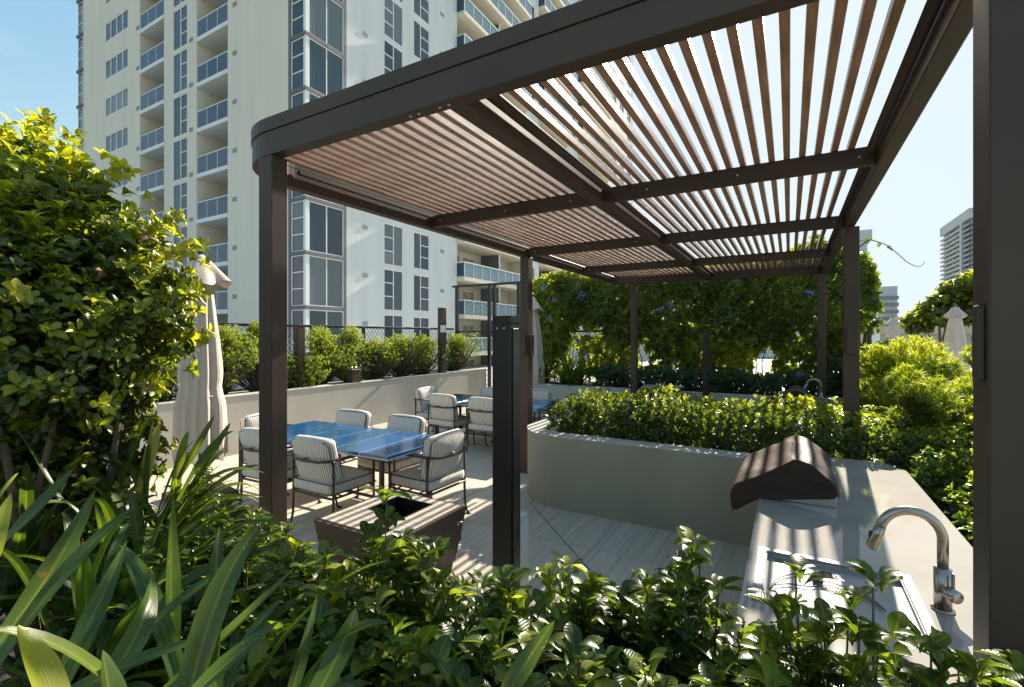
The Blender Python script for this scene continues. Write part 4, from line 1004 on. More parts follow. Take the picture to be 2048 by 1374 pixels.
def grill(x, y, z, label, seed):
    """covered barbecue, front towards -x; the cover hangs over the counter edge"""
    t = empty('covered_grill', (x, y, z), 0, label=label, cat='grill')
    bs = MB(); bs.cbox(-.20, .232, .012, .74, 0, .085, .004); bs.build('firebox', M_STEEL, t)
    prof = [(-.305, -.10), (-.318, -.03), (-.312, .04), (-.285, .085), (-.225, .115), (-.15, .145), (-.07, .195), (-.02, .238), (.012, .256), (.022, .262), (.06, .264), (.112, .262), (.128, .255), (.175, .210), (.222, .160), (.245, .115), (.241, .060)]
    ys = [-.012, -.008, .004, .05, .15, .25, .37, .50, .62, .70, .745, .758, .762]
    rr = random.Random(seed); vs = []; n = len(prof)
    def wob(px, pz, y):
        return .010 * math.sin(9 * y + 14 * px + seed) + .007 * math.sin(23 * y - 9 * pz + seed * 2) + .005 * math.sin(31 * px + 17 * y)
    for j, yy in enumerate(ys):
        e = {0: .965, 1: .985, 2: .997}.get(j, {0: .965, 1: .985, 2: .997}.get(len(ys) - 1 - j, 1))
        sag = .012 * math.sin(math.pi * (yy + .01) / .77)
        for i, (px, pz) in enumerate(prof):
            cx, cz = -.03, .07
            k = e if i not in (0, n - 1) else 1 - (1 - e) * .3
            w_ = wob(px, pz, yy)
            vs.append((cx + (px - cx) * k + w_ * .5, yy + w_ * .3, cz + (pz - cz) * k - sag * (pz > .1) + w_ * (1.0 if i > 0 else 2.2)))
    f = [(j * n + i, j * n + i + 1, (j + 1) * n + i + 1, (j + 1) * n + i) for j in range(len(ys) - 1) for i in range(n - 1)]
    m = MB(); m.add(vs, f, True)
    # end panels of cloth, with a hem that lifts off the counter towards the front
    for j in (0, len(ys) - 1):
        ring = [vs[j * n + i] for i in range(n)]
        a, b = ring[0], ring[-1]; K = 8; hem = []
        for q in range(1, K):
            u = q / K
            hem.append((b[0] + (a[0] - b[0]) * u, ring[0][1] + .008 * math.sin(9 * u + j), (.058 - .064 * u / .75) if u <= .75 else (-.006 + (a[2] + .006) * ((u - .75) / .25) ** 1.1)))
        loop = ring + hem; c = (-.02, ring[0][1] + (.010 if j == 0 else -.010), .13)
        L_ = len(loop); m.add([c] + [((p[0] + c[0]) / 2, c[1] + .004 * math.sin(k_ * 1.7) * (-1 if j else 1), (p[2] + c[2]) / 2) for k_, p in enumerate(loop)] + loop,
              [(0, 1 + k_, 1 + (k_ + 1) % L_) for k_ in range(L_)] + [(1 + k_, 1 + L_ + k_, 1 + L_ + (k_ + 1) % L_, 1 + (k_ + 1) % L_) for k_ in range(L_)], True)
    o = m.build('cover', M_COVER, t)
    sd_ = o.modifiers.new('smooth', 'SUBSURF'); sd_.levels = 1; sd_.render_levels = 2
    tex = bpy.data.textures.new('folds', 'CLOUDS'); tex.noise_scale = .07
    dm_ = o.modifiers.new('folds', 'DISPLACE'); dm_.texture = tex; dm_.strength = .014; dm_.mid_level = .5; dm_.texture_coords = 'GLOBAL'
    return t
grill(0.0, 3.27, .770, 'brown fabric covered barbecue on the near counter', 3)
ct2 = empty('grill_counter', (.29, 8.0, 0), 0, label='distant pale counter with raised corner beyond the near hedge', cat='counter')
MB().box(-.45, .42, -1.3, 1.35, .735, .77).build('countertop', M_COUNTER, ct2); MB().box(-.42, .40, -1.28, 1.35, 0, .735).build('base', M_PLANTER, ct2)
MB().box(-.45, -.10, 1.352, 1.50, 0, .80).build('end_block', M_PLANTER2, ct2)
grill(0.02, 7.25, .770, 'brown fabric covered barbecue farther away behind the hedge', 7)
faucet(.40, 8.35, .770, R(6), 'small distant gooseneck faucet behind the second covered grill')

# ================================================================== VEGETATION
def stems(parent, C, base, mat=M_STEM, r=.004, every=1, name='stems', sag=.0):
    m = MB()
    for i in range(0, len(C), every):
        c = Vector(C[i]); b = Vector(base) + Vector((random.uniform(-.05, .05), random.uniform(-.05, .05), 0))
        mid = (b * .45 + c * .55); mid.z = b.z + (c.z - b.z) * .42; mid += Vector((random.uniform(-.03, .03), random.uniform(-.03, .03), 0))
        m.tube([b, mid, c], [r * 1.5, r * 1.1, r * .6], 4, caps=False)
    return m.build(name, mat, parent, kind='stuff')
# ---- the big bush at the left
bush = empty('large_bush', W(-1.75, 1.9, 0), 0, label='large glossy round-leaved bush filling the left side, lit yellow green', cat='bush')
lumps = [(-2.55, 2.3, 2.36, .42), (-2.10, 2.1, 2.42, .22), (-1.86, 2.0, 2.20, .28), (-2.3, 2.0, 2.05, .46), (-1.60, 1.95, 1.98, .27), (-1.85, 1.85, 1.86, .38),
         (-2.4, 1.95, 1.72, .46), (-1.48, 1.88, 1.80, .24), (-1.60, 1.75, 1.70, .27), (-2.0, 1.75, 1.66, .34), (-1.85, 1.65, 1.92, .28), (-2.05, 1.65, 2.1, .26), (-2.5, 1.8, 2.2, .30), (-1.66, 1.9, 1.58, .24), (-1.92, 1.85, 1.52, .32), (-2.3, 1.85, 1.5, .38), (-2.35, 2.0, 1.38, .42), (-1.95, 2.1, 1.36, .32), (-2.7, 1.7, 1.15, .4), (-2.05, 2.05, 1.18, .34), (-1.72, 2.0, 1.28, .24), (-2.4, 1.9, 1.0, .4)]
C, A, T = [], [], []
for (X, Y, z, r) in lumps:
    n = int(700 * (r / .4) ** 2); d = rand_dirs(n); c0 = np.array(W(X, Y, z))
    rad = r * (rng.uniform(0, 1, n) ** .22) * (1 + .20 * np.sin(7 * d[:, 0] + 5 * d[:, 2] + X * 9)) * rng.uniform(.88, 1.14, n)
    C.append(c0 + d * rad[:, None]); A.append(d * .8 + np.array([.10, .25, .55])); T.append(np.clip((.17 if z > 1.6 else .03) + .45 * (rad / r - .75) / .35 + .18 * d[:, 2], 0, 1))  # shade low down and deep inside the bush painted as darker tint
# a few long shoots that break the outline
for (X, Y, z, X2, z2) in [(-1.9, 2.0, 2.3, -1.62, 2.45), (-1.65, 1.95, 2.1, -1.36, 2.24), (-1.55, 1.9, 2.0, -1.24, 2.12), (-2.6, 2.2, 2.7, -2.50, 2.90), (-2.1, 2.1, 2.5, -2.05, 2.72), (-1.9, 2.0, 2.35, -1.85, 2.60),
                          (-1.50, 1.9, 1.9, -1.24, 1.93), (-1.45, 1.9, 1.78, -1.26, 1.74), (-1.5, 1.8, 1.65, -1.34, 1.56), (-2.3, 2.1, 2.5, -2.22, 2.66)]:
    for f in np.linspace(0, 1, 9):
        for q in range(2):
            C.append(np.array([W(X + (X2 - X) * f, Y + .04 * q, z + (z2 - z) * f)])); A.append(np.array([W(X2 - X, 0, z2 - z + .05)]) / .4 + rng.normal(0, .4, (1, 3))); T.append(np.array([.75]))
C = np.concatenate(C); A = np.concatenate(A); T = np.concatenate(T)
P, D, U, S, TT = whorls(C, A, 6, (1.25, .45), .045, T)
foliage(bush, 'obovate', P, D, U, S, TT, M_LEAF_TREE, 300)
mb = MB()
for (X, Y, z, r) in lumps:
    b0 = Vector((0, 0, .4)) ; c0 = Vector(W(X, Y, z)) - bush.location
    mb.tube([b0 + Vector((random.uniform(-.1, .1), random.uniform(-.1, .1), 0)), b0.lerp(c0, .5) + Vector((random.uniform(-.1, .1), random.uniform(-.1, .1), .1)), c0], [.022, .014, .007], 6)
    for q in range(7):
        e_ = c0 + Vector(rand_dirs(1)[0]) * r * .9; mb.tube([c0.lerp(b0, .15), c0.lerp(e_, .6), e_], [.008, .006, .003], 4)
mb.build('branches', M_WOOD, bush)
# a few rust coloured dry leaves caught in it
Pd = np.array([W(-1.55, 1.62, 1.92), W(-1.30, 1.72, 2.10), W(-1.72, 1.55, 2.02), W(-1.25, 1.65, 1.58), W(-1.45, 1.7, 1.98)])
for i in range(len(Pd)):
    k_ = 3; link('dry_leaf', leaf_mesh('dry_leaf', 'ovate', np.zeros((k_, 3)), rand_dirs(k_), rand_dirs(k_), rng.uniform(.022, .034, k_), np.full(k_, .5), M_DEAD), bush, Pd[i] - np.array(bush.location))

# ---- foreground shrubs of obovate leaves
def shrub(X, Y, ztop, label, n=30, spread=.27, ls=.056, parts=80, zb=.40, tint=.25, mat=None, kind='obovate', name='leafy_shrub', grp='glossy leaved shrubs in the foreground bed', sprig=0.0, per=7, levels=3, catg='shrub'):
    x, y, _ = W(X, Y, 0); t = empty(name, (x, y, zb), 0, label=label, cat=catg, group=grp)
    a = rng.uniform(0, 2 * math.pi, n); r = spread * np.sqrt(rng.uniform(0, 1, n)); h = ztop - (ztop - zb) * .35 * (r / spread) ** 1.5 - rng.uniform(0, .12, n) * (1 - sprig)
    tips = np.stack([x + r * np.cos(a), y + r * np.sin(a), h], 1)
    if sprig: tips[0] = (x, y, ztop + sprig)
    tips[:, 2] = np.maximum(tips[:, 2], zb + .08)
    C, A, T = [], [], []
    base = np.array([x, y, zb])
    ax = nrm((tips - base) * (1.0, 1.0, .9) + np.array([0.0, 0.12, .25]) + rng.normal(0, .10, (n, 3)))
    for lv in range(levels):
        d = .062 * lv * (ls / .056)
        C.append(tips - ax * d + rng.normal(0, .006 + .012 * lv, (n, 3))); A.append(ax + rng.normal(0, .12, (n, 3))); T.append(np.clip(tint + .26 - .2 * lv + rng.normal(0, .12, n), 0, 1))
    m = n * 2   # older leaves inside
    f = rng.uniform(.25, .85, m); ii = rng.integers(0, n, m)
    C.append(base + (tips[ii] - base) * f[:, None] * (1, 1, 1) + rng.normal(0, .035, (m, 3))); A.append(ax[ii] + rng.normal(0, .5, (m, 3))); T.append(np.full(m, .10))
    C = np.concatenate(C); A = np.concatenate(A); T = np.concatenate(T)
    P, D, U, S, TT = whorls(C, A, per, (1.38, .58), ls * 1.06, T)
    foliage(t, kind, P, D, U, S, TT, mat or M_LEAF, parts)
    stems(t, (tips - np.array(t.location)).tolist(), (0, 0, 0), r=.0032 * ls / .056)
    return t
FG = [
    (-0.808, 1.62, 1.126, 'shrub at the foot of the near left post', dict()),
    (-0.519, 1.35, 1.18, 'shrub in front of the left corner of the fire table', dict()),
    (-0.332, 1.28, 1.283, 'shrub whose tall sprig crosses the burner well of the fire table', dict(sprig=.06)),
    (-0.184, 1.32, 1.2, 'shrub in front of the right side of the fire table', dict()),
    (-0.03, 1.22, 1.165, 'shrub directly at the foot of the near black column', dict()),
    (0.13, 1.3, 1.181, 'shrub just right of the near black column', dict()),
    (0.3, 1.22, 1.178, 'shrub at the centre of the front bed before the bare floor', dict()),
    (0.459, 1.22, 1.204, 'shrub reaching toward the left edge of the counter', dict(sprig=.03)),
    (0.545, 1.1, 1.12, 'low shrub against the left edge of the sink counter', dict(n=20)),
    (0.601, 1.02, 1.224, 'shrub with round leaves rising over the sink', dict(n=14,sprig=.03,spread=.17)),
    (0.736, 0.98, 1.245, 'shrub with tall shoot in front of the faucet', dict(n=14,sprig=.02,spread=.17)),
    (0.881, 1.0, 1.151, 'shrub below the faucet base', dict(n=16,spread=.2)),
    (1.037, 1.02, 1.128, 'shrub at the foot of the big corner post', dict(n=18,spread=.2)),
    (-0.442, 1.05, 1.192, 'shrub behind the tallest diagonal strap leaf', dict()),
    (-0.281, 1.02, 1.219, 'bushy shrub at lower middle left', dict()),
    (-0.127, 0.98, 1.204, 'bushy shrub with bright young rosette at lower centre', dict()),
    (0.016, 0.95, 1.181, 'bushy shrub at the lower centre', dict()),
    (0.169, 0.98, 1.183, 'bushy shrub at lower centre right', dict()),
    (0.293, 0.92, 1.185, 'bushy shrub right of the bottom centre', dict()),
    (0.418, 0.9, 1.169, 'shrub along the bottom edge below the counter', dict()),
    (0.534, 0.86, 1.177, 'shrub along the bottom edge below the sink', dict(n=18,spread=.2)),
    (0.677, 0.86, 1.159, 'shrub along the bottom right edge', dict(n=18,spread=.2)),
    (0.849, 0.9, 1.127, 'shrub in the bottom right corner', dict(n=18,spread=.2)),
    (-1.283, 1.75, 1.194, 'dark shrub between the lilies left of the near post', dict(tint=.12)),
    (-1.247, 1.95, 1.232, 'dark shrub just below the left parasol', dict(tint=.14)),
    (-1.01, 1.75, 1.185, 'dark shrub close to the left of the near post', dict(tint=.12)),
    (-0.991, 1.5, 1.156, 'dark shrub behind the upright strap leaf', dict(tint=.12)),
    (-1.07, 1.4, 1.152, 'dark shrub amid the lower left strap leaves', dict(tint=.14)),
    (-0.737, 1.3, 1.141, 'shrub between the two tallest strap leaves', dict()),
    (-0.551, 1.05, 1.127, 'low shrub among the lower left strap leaves', dict()),
    (-1.477, 1.7, 1.166, 'dark shrub under the big bush', dict(tint=.08)),
]
for i, (X, Y, z, lab, kw) in enumerate(FG): shrub(X, Y, z, lab, **kw)

# ---- strap leaved plants
def strap_mesh(base, tip, bow, width, tint, twist=0.0, seg=14, fold=.30, wprof=None):
    b = Vector(base); t = Vector(tip); c = Vector(bow)
    vs, uv, f = [], [], []
    for i in range(seg + 1):
        s = i / seg; p = b * (1 - s) ** 2 + c * 2 * s * (1 - s) + t * s * s
        d = ((c - b) * (1 - s) + (t - c) * s).normalized()
        side = d.cross(Vector((0, 0, 1)))
        if side.length < .05: side = Vector((1, 0, 0))
        side.normalize(); side = Matrix.Rotation(twist * (.3 + .7 * s), 3, d) @ side
        up = side.cross(d).normalized()
        w = width * .5 * (.62 + .38 * min(1, s * 2.2)) * min(1, ((1 - s) / .42)) ** .62
        wv = 1 + .03 * math.sin(9 * s + tint * 20)
        for k in (-1, -.5, 0, .5, 1):
            vs.append(p + side * (w * k * wv) + up * (w * fold * abs(k) + .001)); uv.append((.5 + .5 * k, s * 3))
    for i in range(seg):
        for k in range(4): a = i * 5 + k; f.append((a, a + 1, a + 6, a + 5))
    me = bpy.data.meshes.new('leaf_blade'); me.from_pydata([v[:] for v in vs], [], f); me.update()
    me.polygons.foreach_set('use_smooth', [True] * len(f))
    ul = me.uv_layers.new(name='UVMap')
    for li, l in enumerate(me.loops): ul.data[li].uv = uv[l.vertex_index]
    at = me.attributes.new('tint', 'FLOAT', 'POINT'); at.data.foreach_set('value', [tint] * len(vs))
    me.materials.append(M_STRAP); return me
def strap_plant(X, Y, zb, n, ln, width, label, lean=(0, 0), arch=.55, hero=(), grp='strap leaved lilies in the foreground bed', name='strap_leaf_plant', tint=.3, sp=.05):
    x, y, _ = W(X, Y, 0); t = empty(name, (x, y, zb), 0, label=label, cat='plant', group=grp); o = t.location
    for i in range(n):
        a = 2.4 * i + random.uniform(-.3, .3); f = (i + .5) / n
        el = R(80 - 62 * f + random.uniform(-8, 8)); l = ln * random.uniform(.72, 1.12)
        d = Vector((math.cos(a) * math.cos(el) + lean[0], math.sin(a) * math.cos(el) + lean[1], math.sin(el))).normalized()
        b = Vector((random.uniform(-sp, sp), random.uniform(-sp, sp), random.uniform(-.02, .03)))
        c = b + d * l * .62; dr = Vector((d.x, d.y, 0)); 
        tip = b + d * l * .92 + dr * l * .20 - Vector((0, 0, arch * l * (.15 + .85 * f) * random.uniform(.5, 1.1)))
        link('leaf_blade', strap_mesh(b, tip, c + Vector((0, 0, .10 * l)), width * random.uniform(.8, 1.15), min(1, max(0, random.gauss(tint, .17))), random.uniform(-.7, .7)), t)
    for (bX, bY, bz, cX, cY, cz, tX, tY, tz, w, ti, tw_) in hero:
        link('leaf_blade', strap_mesh(Vector(W(bX, bY, bz)) - o, Vector(W(tX, tY, tz)) - o, Vector(W(cX, cY, cz)) - o, w, ti, tw_), t)
    return t
strap_plant(-.52, .78, .95, 14, .55, .032, 'big strap leaved lily filling the lower left corner', hero=[(-0.667, 0.95, 0.931, -0.682, 0.95, 1.277, -0.707, 1.0, 1.417, 0.0405, 0.45, 1.3), (-0.435, 0.62, 1.176, -0.429, 0.66, 1.387, -0.38, 0.72, 1.465, 0.0396, 0.3, 0.9), (-0.362, 0.75, 1.103, -0.288, 0.72, 1.324, -0.179, 0.7, 1.331, 0.0352, 0.3, 0.2), (-0.048, 0.72, 1.129, 0.012, 0.72, 1.256, 0.067, 0.75, 1.306, 0.0317, 0.32, 0.9), (-0.382, 0.42, 1.379, -0.422, 0.42, 1.462, -0.453, 0.44, 1.485, 0.044, 0.92, 0.9), (-0.403, 0.5, 1.308, -0.421, 0.5, 1.371, -0.444, 0.52, 1.41, 0.0352, 0.4, 0.9), (-0.645, 0.8, 1.102, -0.495, 0.8, 1.227, -0.384, 0.85, 1.34, 0.0246, 0.35, 0.6), (-0.903, 0.8, 1.185, -0.827, 0.85, 1.282, -0.823, 0.95, 1.447, 0.0396, 0.3, 0.9), (-1.15, 1.0, 1.221, -1.025, 1.0, 1.346, -1.001, 1.1, 1.449, 0.0352, 0.35, 0.7), (-0.79, 0.7, 1.205, -0.753, 0.8, 1.377, -0.741, 0.95, 1.416, 0.0264, 0.45, 0.4), (-0.703, 0.7, 1.146, -0.703, 0.8, 1.268, -0.721, 0.9, 1.367, 0.0317, 0.4, 0.8), (-0.79, 0.7, 1.453, -0.747, 0.7, 1.511, -0.717, 0.7, 1.551, 0.0264, 0.6, 0.9), (-0.696, 0.6, 1.357, -0.659, 0.6, 1.47, -0.678, 0.65, 1.538, 0.0282, 0.8, 1.0), (-0.626, 0.65, 1.189, -0.506, 0.7, 1.321, -0.641, 0.85, 1.344, 0.0352, 0.35, 1.2), (-0.338, 0.7, 1.161, -0.309, 0.7, 1.27, -0.324, 0.8, 1.327, 0.0194, 0.3, 1.2), (-0.287, 0.65, 1.223, -0.244, 0.7, 1.292, -0.244, 0.75, 1.326, 0.0352, 0.3, 0.9), (-0.728, 0.8, 1.127, -0.632, 0.9, 1.274, -0.556, 1.0, 1.283, 0.0229, 0.35, 0.4), (-0.64, 0.6, 1.245, -0.558, 0.65, 1.304, -0.426, 0.7, 1.314, 0.0264, 0.4, 0.3), (-0.434, 0.6, 1.264, -0.378, 0.6, 1.326, -0.314, 0.65, 1.365, 0.0264, 0.35, 0.6), ])
strap_plant(-1.45, 1.95, .85, 26, .62, .036, 'strap leaved lily with backlit blades before the left parasol', hero=[(-1.613, 2.0, 0.963, -1.665, 2.0, 1.379, -1.644, 2.0, 1.483, 0.0422, 0.55, 1.3), (-1.738, 2.0, 0.963, -1.717, 2.0, 1.275, -1.717, 2.0, 1.452, 0.0396, 0.2, 1.3), (-1.508, 2.0, 0.942, -1.342, 2.0, 1.212, -1.299, 2.1, 1.409, 0.0396, 0.35, 0.9), (-1.354, 1.9, 0.982, -1.207, 1.95, 1.287, -1.171, 2.0, 1.39, 0.0396, 0.3, 0.9), (-1.571, 1.9, 1.061, -1.532, 1.95, 1.348, -1.498, 2.0, 1.415, 0.0396, 0.35, 0.7), (-1.472, 1.9, 1.081, -1.471, 1.95, 1.287, -1.467, 2.0, 1.39, 0.044, 0.9, 1.2), (-1.282, 1.8, 1.022, -1.176, 1.9, 1.299, -1.019, 2.0, 1.171, 0.037, 0.6, 0.2), (-1.264, 1.8, 1.022, -1.116, 1.9, 1.239, -1.04, 2.0, 1.098, 0.0334, 0.65, 0.2), (-1.282, 1.8, 1.06, -1.195, 1.9, 1.358, -1.154, 2.0, 1.354, 0.0352, 0.45, 0.3), (-1.507, 1.6, 1.203, -1.607, 1.6, 1.37, -1.657, 1.6, 1.45, 0.044, 0.2, 1.0), (-1.264, 1.8, 1.004, -1.106, 1.85, 1.195, -1.024, 1.95, 1.074, 0.0334, 0.8, 0.2), ], tint=.45)
strap_plant(-1.25, 1.55, .80, 32, .66, .033, 'dense strap leaved lily in the middle left bed', lean=(.25, .15))
strap_plant(-1.05, 1.15, .85, 30, .60, .033, 'strap leaved lily arching over the left edge', lean=(.3, .2))
strap_plant(-1.75, 1.65, .80, 28, .66, .035, 'dark strap leaved lily beneath the big bush', lean=(.25, .1), tint=.2)
strap_plant(-.80, 1.25, .72, 24, .58, .032, 'strap leaved lily among the dark shrubs', lean=(.2, .1))


# ---- shrubs along the boundary fence
def fence_shrub(x, y, ztop, r, label, n=230, tint=.50, mat=None):
    r *= 1.32; ztop += .05
    t = empty('boundary_shrub', (x, y, .80), 0, label=label, cat='shrub', group='yellow green shrubs in the boundary planter')
    h = ztop - .80; nc = n
    lumps_ = [(rng.uniform(-r * .6, r * .6), rng.uniform(-r * .8, r * .8), h * rng.uniform(.25, .72), r * rng.uniform(.5, .8)) for _ in range(6)] + [(0, 0, h - r * .45, r * .42), (rng.uniform(-.1, .1), r * .3, h - r * .6, r * .4)]
    C, A, T = [], [], []
    for (lx, ly, lz, lr) in lumps_:
        k = int(nc * .75); d = rand_dirs(k); rad = lr * rng.uniform(0, 1, k) ** .3
        c = np.array([x + lx, y + ly, .80 + lz]) + d * rad[:, None]; c[:, 2] = np.maximum(c[:, 2], .84 + rng.uniform(0, .1, k))
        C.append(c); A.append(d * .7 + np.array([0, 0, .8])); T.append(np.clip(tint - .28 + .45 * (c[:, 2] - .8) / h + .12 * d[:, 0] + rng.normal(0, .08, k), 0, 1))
    C = np.concatenate(C); A = np.concatenate(A); T = np.concatenate(T)
    P, D, U, S, TT = whorls(C, A, 5, (1.1, .3), .052, T)
    foliage(t, 'lance', P, D, U, S, TT, mat or M_YELLOW, 0)
    stems(t, (C[::9] - np.array(t.location)).tolist(), (0, 0, 0), mat=M_WOOD, r=.007)
for a in [(-7.66, 4.20, 1.90, .34, 'boundary shrub nearest the left parasol, pale and open'), (-7.66, 4.80, 1.97, .30, 'slim boundary shrub just left of the near post'),
          (-7.50, 5.42, 1.42, .30, 'low boundary shrub under the shorter brown pillar'), (-7.62, 6.00, 1.93, .38, 'tall bright boundary shrub right of the shorter brown pillar'),
          (-7.62, 6.68, 1.95, .36, 'tall bright boundary shrub behind the small transformer box'), (-7.62, 7.35, 1.66, .34, 'sparse lower boundary shrub right of the transformer box'),
          (-7.62, 8.18, 1.78, .42, 'wide boundary shrub midway along the fence'), (-7.62, 8.95, 1.76, .36, 'boundary shrub touching the tall brown pillar on its left'),
          (-7.62, 10.15, 1.85, .46, 'last boundary shrub right of the tall brown pillar'), (-7.66, 3.4, 1.8, .4, 'boundary shrub hidden behind the left parasol')]:
    fence_shrub(*a)

# ---- hedge in the round-ended planter
def hedge(name, label, boxes, kind, ls, mat, parts, tint, grp=None, per=6, dens=520, topb=.35, catg='hedge', rough=.10):
    x0 = np.mean([(b[0] + b[1]) / 2 for b in boxes]); y0 = np.mean([(b[2] + b[3]) / 2 for b in boxes]); zb = boxes[0][4]
    t = empty(name, (x0, y0, zb), 0, label=label, cat=catg, group=grp)
    C, A, T = [], [], []
    for (xa, xb, ya, yb, za, zt) in boxes:
        n = int((xb - xa) * (yb - ya) * dens)
        u = rng.uniform(0, 1, n); v = rng.uniform(0, 1, n); x = xa + (xb - xa) * u; y = ya + (yb - ya) * v
        edge = np.minimum(np.minimum(u * (xb - xa), (1 - u) * (xb - xa)), np.minimum(v * (yb - ya), (1 - v) * (yb - ya)))
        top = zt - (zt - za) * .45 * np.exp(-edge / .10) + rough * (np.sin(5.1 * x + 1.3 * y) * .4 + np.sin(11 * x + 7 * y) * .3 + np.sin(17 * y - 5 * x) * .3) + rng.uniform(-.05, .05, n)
        z = top - (top - za) * rng.uniform(0, 1, n) ** 2.2
        C.append(np.stack([x, y, z], 1)); A.append(np.stack([(u - .5) * .6, (v - .5) * .8, np.full(n, .9)], 1) + rng.normal(0, .35, (n, 3)))
        T.append(np.clip(tint - .36 + topb * 1.7 * ((z - za) / (zt - za)) ** 1.6 + rng.normal(0, .14, n), 0, 1))  # sunlit tops and shaded interior are put into the leaf tint
        # front face
        n2 = int((xb - xa) * (zt - za) * dens * .8); xx = rng.uniform(xa, xb, n2); zz = rng.uniform(za, zt - .03, n2)
        C.append(np.stack([xx, ya + .03 + .10 * ((zz - za) / (zt - za)) ** 2 + rng.uniform(-.03, .05, n2) + rough * .5 * np.sin(6 * xx + 9 * zz), zz], 1)); A.append(np.tile([0, -.8, .55], (n2, 1)) + rng.normal(0, .35, (n2, 3)))
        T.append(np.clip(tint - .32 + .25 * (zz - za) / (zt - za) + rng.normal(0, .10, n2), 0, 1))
    C = np.concatenate(C); A = np.concatenate(A); T = np.concatenate(T)
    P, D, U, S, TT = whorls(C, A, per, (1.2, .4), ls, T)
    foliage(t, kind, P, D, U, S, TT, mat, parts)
    bases = np.array([[rng.uniform(b[0] + .1, b[1] - .1), rng.uniform(b[2] + .1, b[3] - .1)] for b in boxes for _ in range(16)])
    m = MB()
    for bx_, by_ in bases:
        b0 = Vector((bx_ - x0, by_ - y0, 0))
        for q in range(4): m.tube([b0, b0 + Vector((random.uniform(-.08, .08), random.uniform(-.08, .08), .18)), b0 + Vector((random.uniform(-.18, .18), random.uniform(-.18, .18), .36))], [.007, .005, .003], 4, caps=False)
    m.build('stems', M_WOOD, t, kind='stuff')
    return t
hedge('clipped_hedge', 'dense small-leaved hedge in the round-ended planter, left part', [(-2.30, -.9, 4.72, 6.2, .60, 1.06)], 'obovate', .050, M_LEAF, 300, .40, 'hedges in the round-ended planter')
hedge('clipped_hedge', 'dense small-leaved hedge in the round-ended planter, behind the barbecue', [(-.95, .98, 4.72, 6.2, .60, 1.05)], 'obovate', .050, M_LEAF, 300, .42, 'hedges in the round-ended planter')
hedge('side_hedge', 'sunlit leafy shrubs right of the grill counter by the slim right post', [(.76, 2.3, 4.3, 6.4, .45, .98)], 'obovate', .052, M_LEAF, 200, .45, rough=.16)
hedge('side_hedge', 'leafy shrubs leaning over the right edge of the near counter', [(.84, 2.0, 2.5, 4.35, .42, .84)], 'obovate', .054, M_LEAF, 300, .42, rough=.16)
hedge('far_hedge', 'dark clipped hedge below the flowering vine', [(-3.6, -1.2, 9.68, 10.75, .60, 1.08), (-1.3, 1.4, 9.68, 10.75, .60, 1.04)], 'small', .070, M_DARKLEAF, 0, .35, per=5, dens=420)

# ---- vine wall
vw = empty('vine_wall', (-2.1, 11.0, .6), 0, label='thick wall of climbing vine with blue flowers on the tall fence', cat='vine')
n = 7600; x = rng.uniform(-5.8, 1.38, n)
top = 3.36 + .10 * np.sin(2.1 * x + 1) + .07 * np.sin(5 * x) + np.where(x > .4, .14, 0); top = top - .5 * np.exp(-(x + 5.8) / .28) - .75 * np.exp(-np.maximum(0, 1.38 - x) / .12)
bot = 1.52 + .30 * np.sin(1.7 * x + 2) + .22 * np.sin(4.3 * x + 1) + .14 * np.sin(11 * x); bot = np.where(x > -1.6, bot - .25, bot)
z = bot + (top - bot) * rng.uniform(0, 1, n) ** .85
n2 = 2000; x2 = rng.uniform(-5.7, 0.95, n2); x2 = x2[(np.sin(3.1 * x2) + np.sin(7.7 * x2 + 2)) > -1.0]; n2 = len(x2); z2 = rng.uniform(.80, 1.75, n2)
x = np.concatenate([x, x2]); z = np.concatenate([z, z2]); top = np.concatenate([top, np.full(n2, 3.4)]); n = len(x)
keep = x < .92 + .46 * np.clip((z - 1.6) / .6, 0, 1); x, z, top = x[keep], z[keep], top[keep]; n = len(x)
bulge = .34 + .14 * np.sin(3 * x + 2.3 * z) + .10 * np.sin(7 * x - 4 * z)
f = rng.uniform(0, 1, n) ** .6
y = 11.0 - bulge * f * np.minimum(1, (z - .6) / 1.2) + np.where(rng.uniform(0, 1, n) < .25, rng.uniform(.05, .4, n), 0)
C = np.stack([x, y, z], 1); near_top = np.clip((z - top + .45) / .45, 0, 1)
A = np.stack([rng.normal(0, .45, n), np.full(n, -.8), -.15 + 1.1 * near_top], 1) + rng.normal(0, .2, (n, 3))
T = np.clip(.42 + .40 * near_top + .14 * np.sin(2.3 * x + 3 * z) + np.where(z < 1.7, .18, 0) + np.where(x < -4.8, .12, 0) + rng.normal(0, .10, n), 0, 1)  # lowest leaves brightened in colour to stand for sky light
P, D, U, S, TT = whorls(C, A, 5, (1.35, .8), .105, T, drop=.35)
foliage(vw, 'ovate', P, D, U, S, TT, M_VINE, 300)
m = MB()
for i in range(70):
    x0 = random.uniform(-3.6, 2.75); b0 = Vector((x0, random.uniform(-.12, .1), 0)); m.tube([b0, b0 + Vector((random.uniform(-.1, .1), 0, .6)), b0 + Vector((random.uniform(-.25, .25), -.08, 1.4)), b0 + Vector((random.uniform(-.3, .3), -.1, 2.4))], [.012, .010, .008, .005], 4)
m.build('stems', M_WOOD, vw)
tn = MB(); tn.tube([(3.0, -.2, 2.60), (3.28, -.2, 2.84), (3.36, -.2, 2.90), (3.45, -.2, 2.86), (3.60, -.2, 2.78), (3.75, -.2, 2.62), (3.88, -.2, 2.46), (4.0, -.2, 2.37), (4.08, -.2, 2.36), (4.13, -.2, 2.43)], [.014, .012, .011, .009, .008, .007, .007, .006, .005, .005], 5)
tn.build('tendril', M_WOOD, vw)
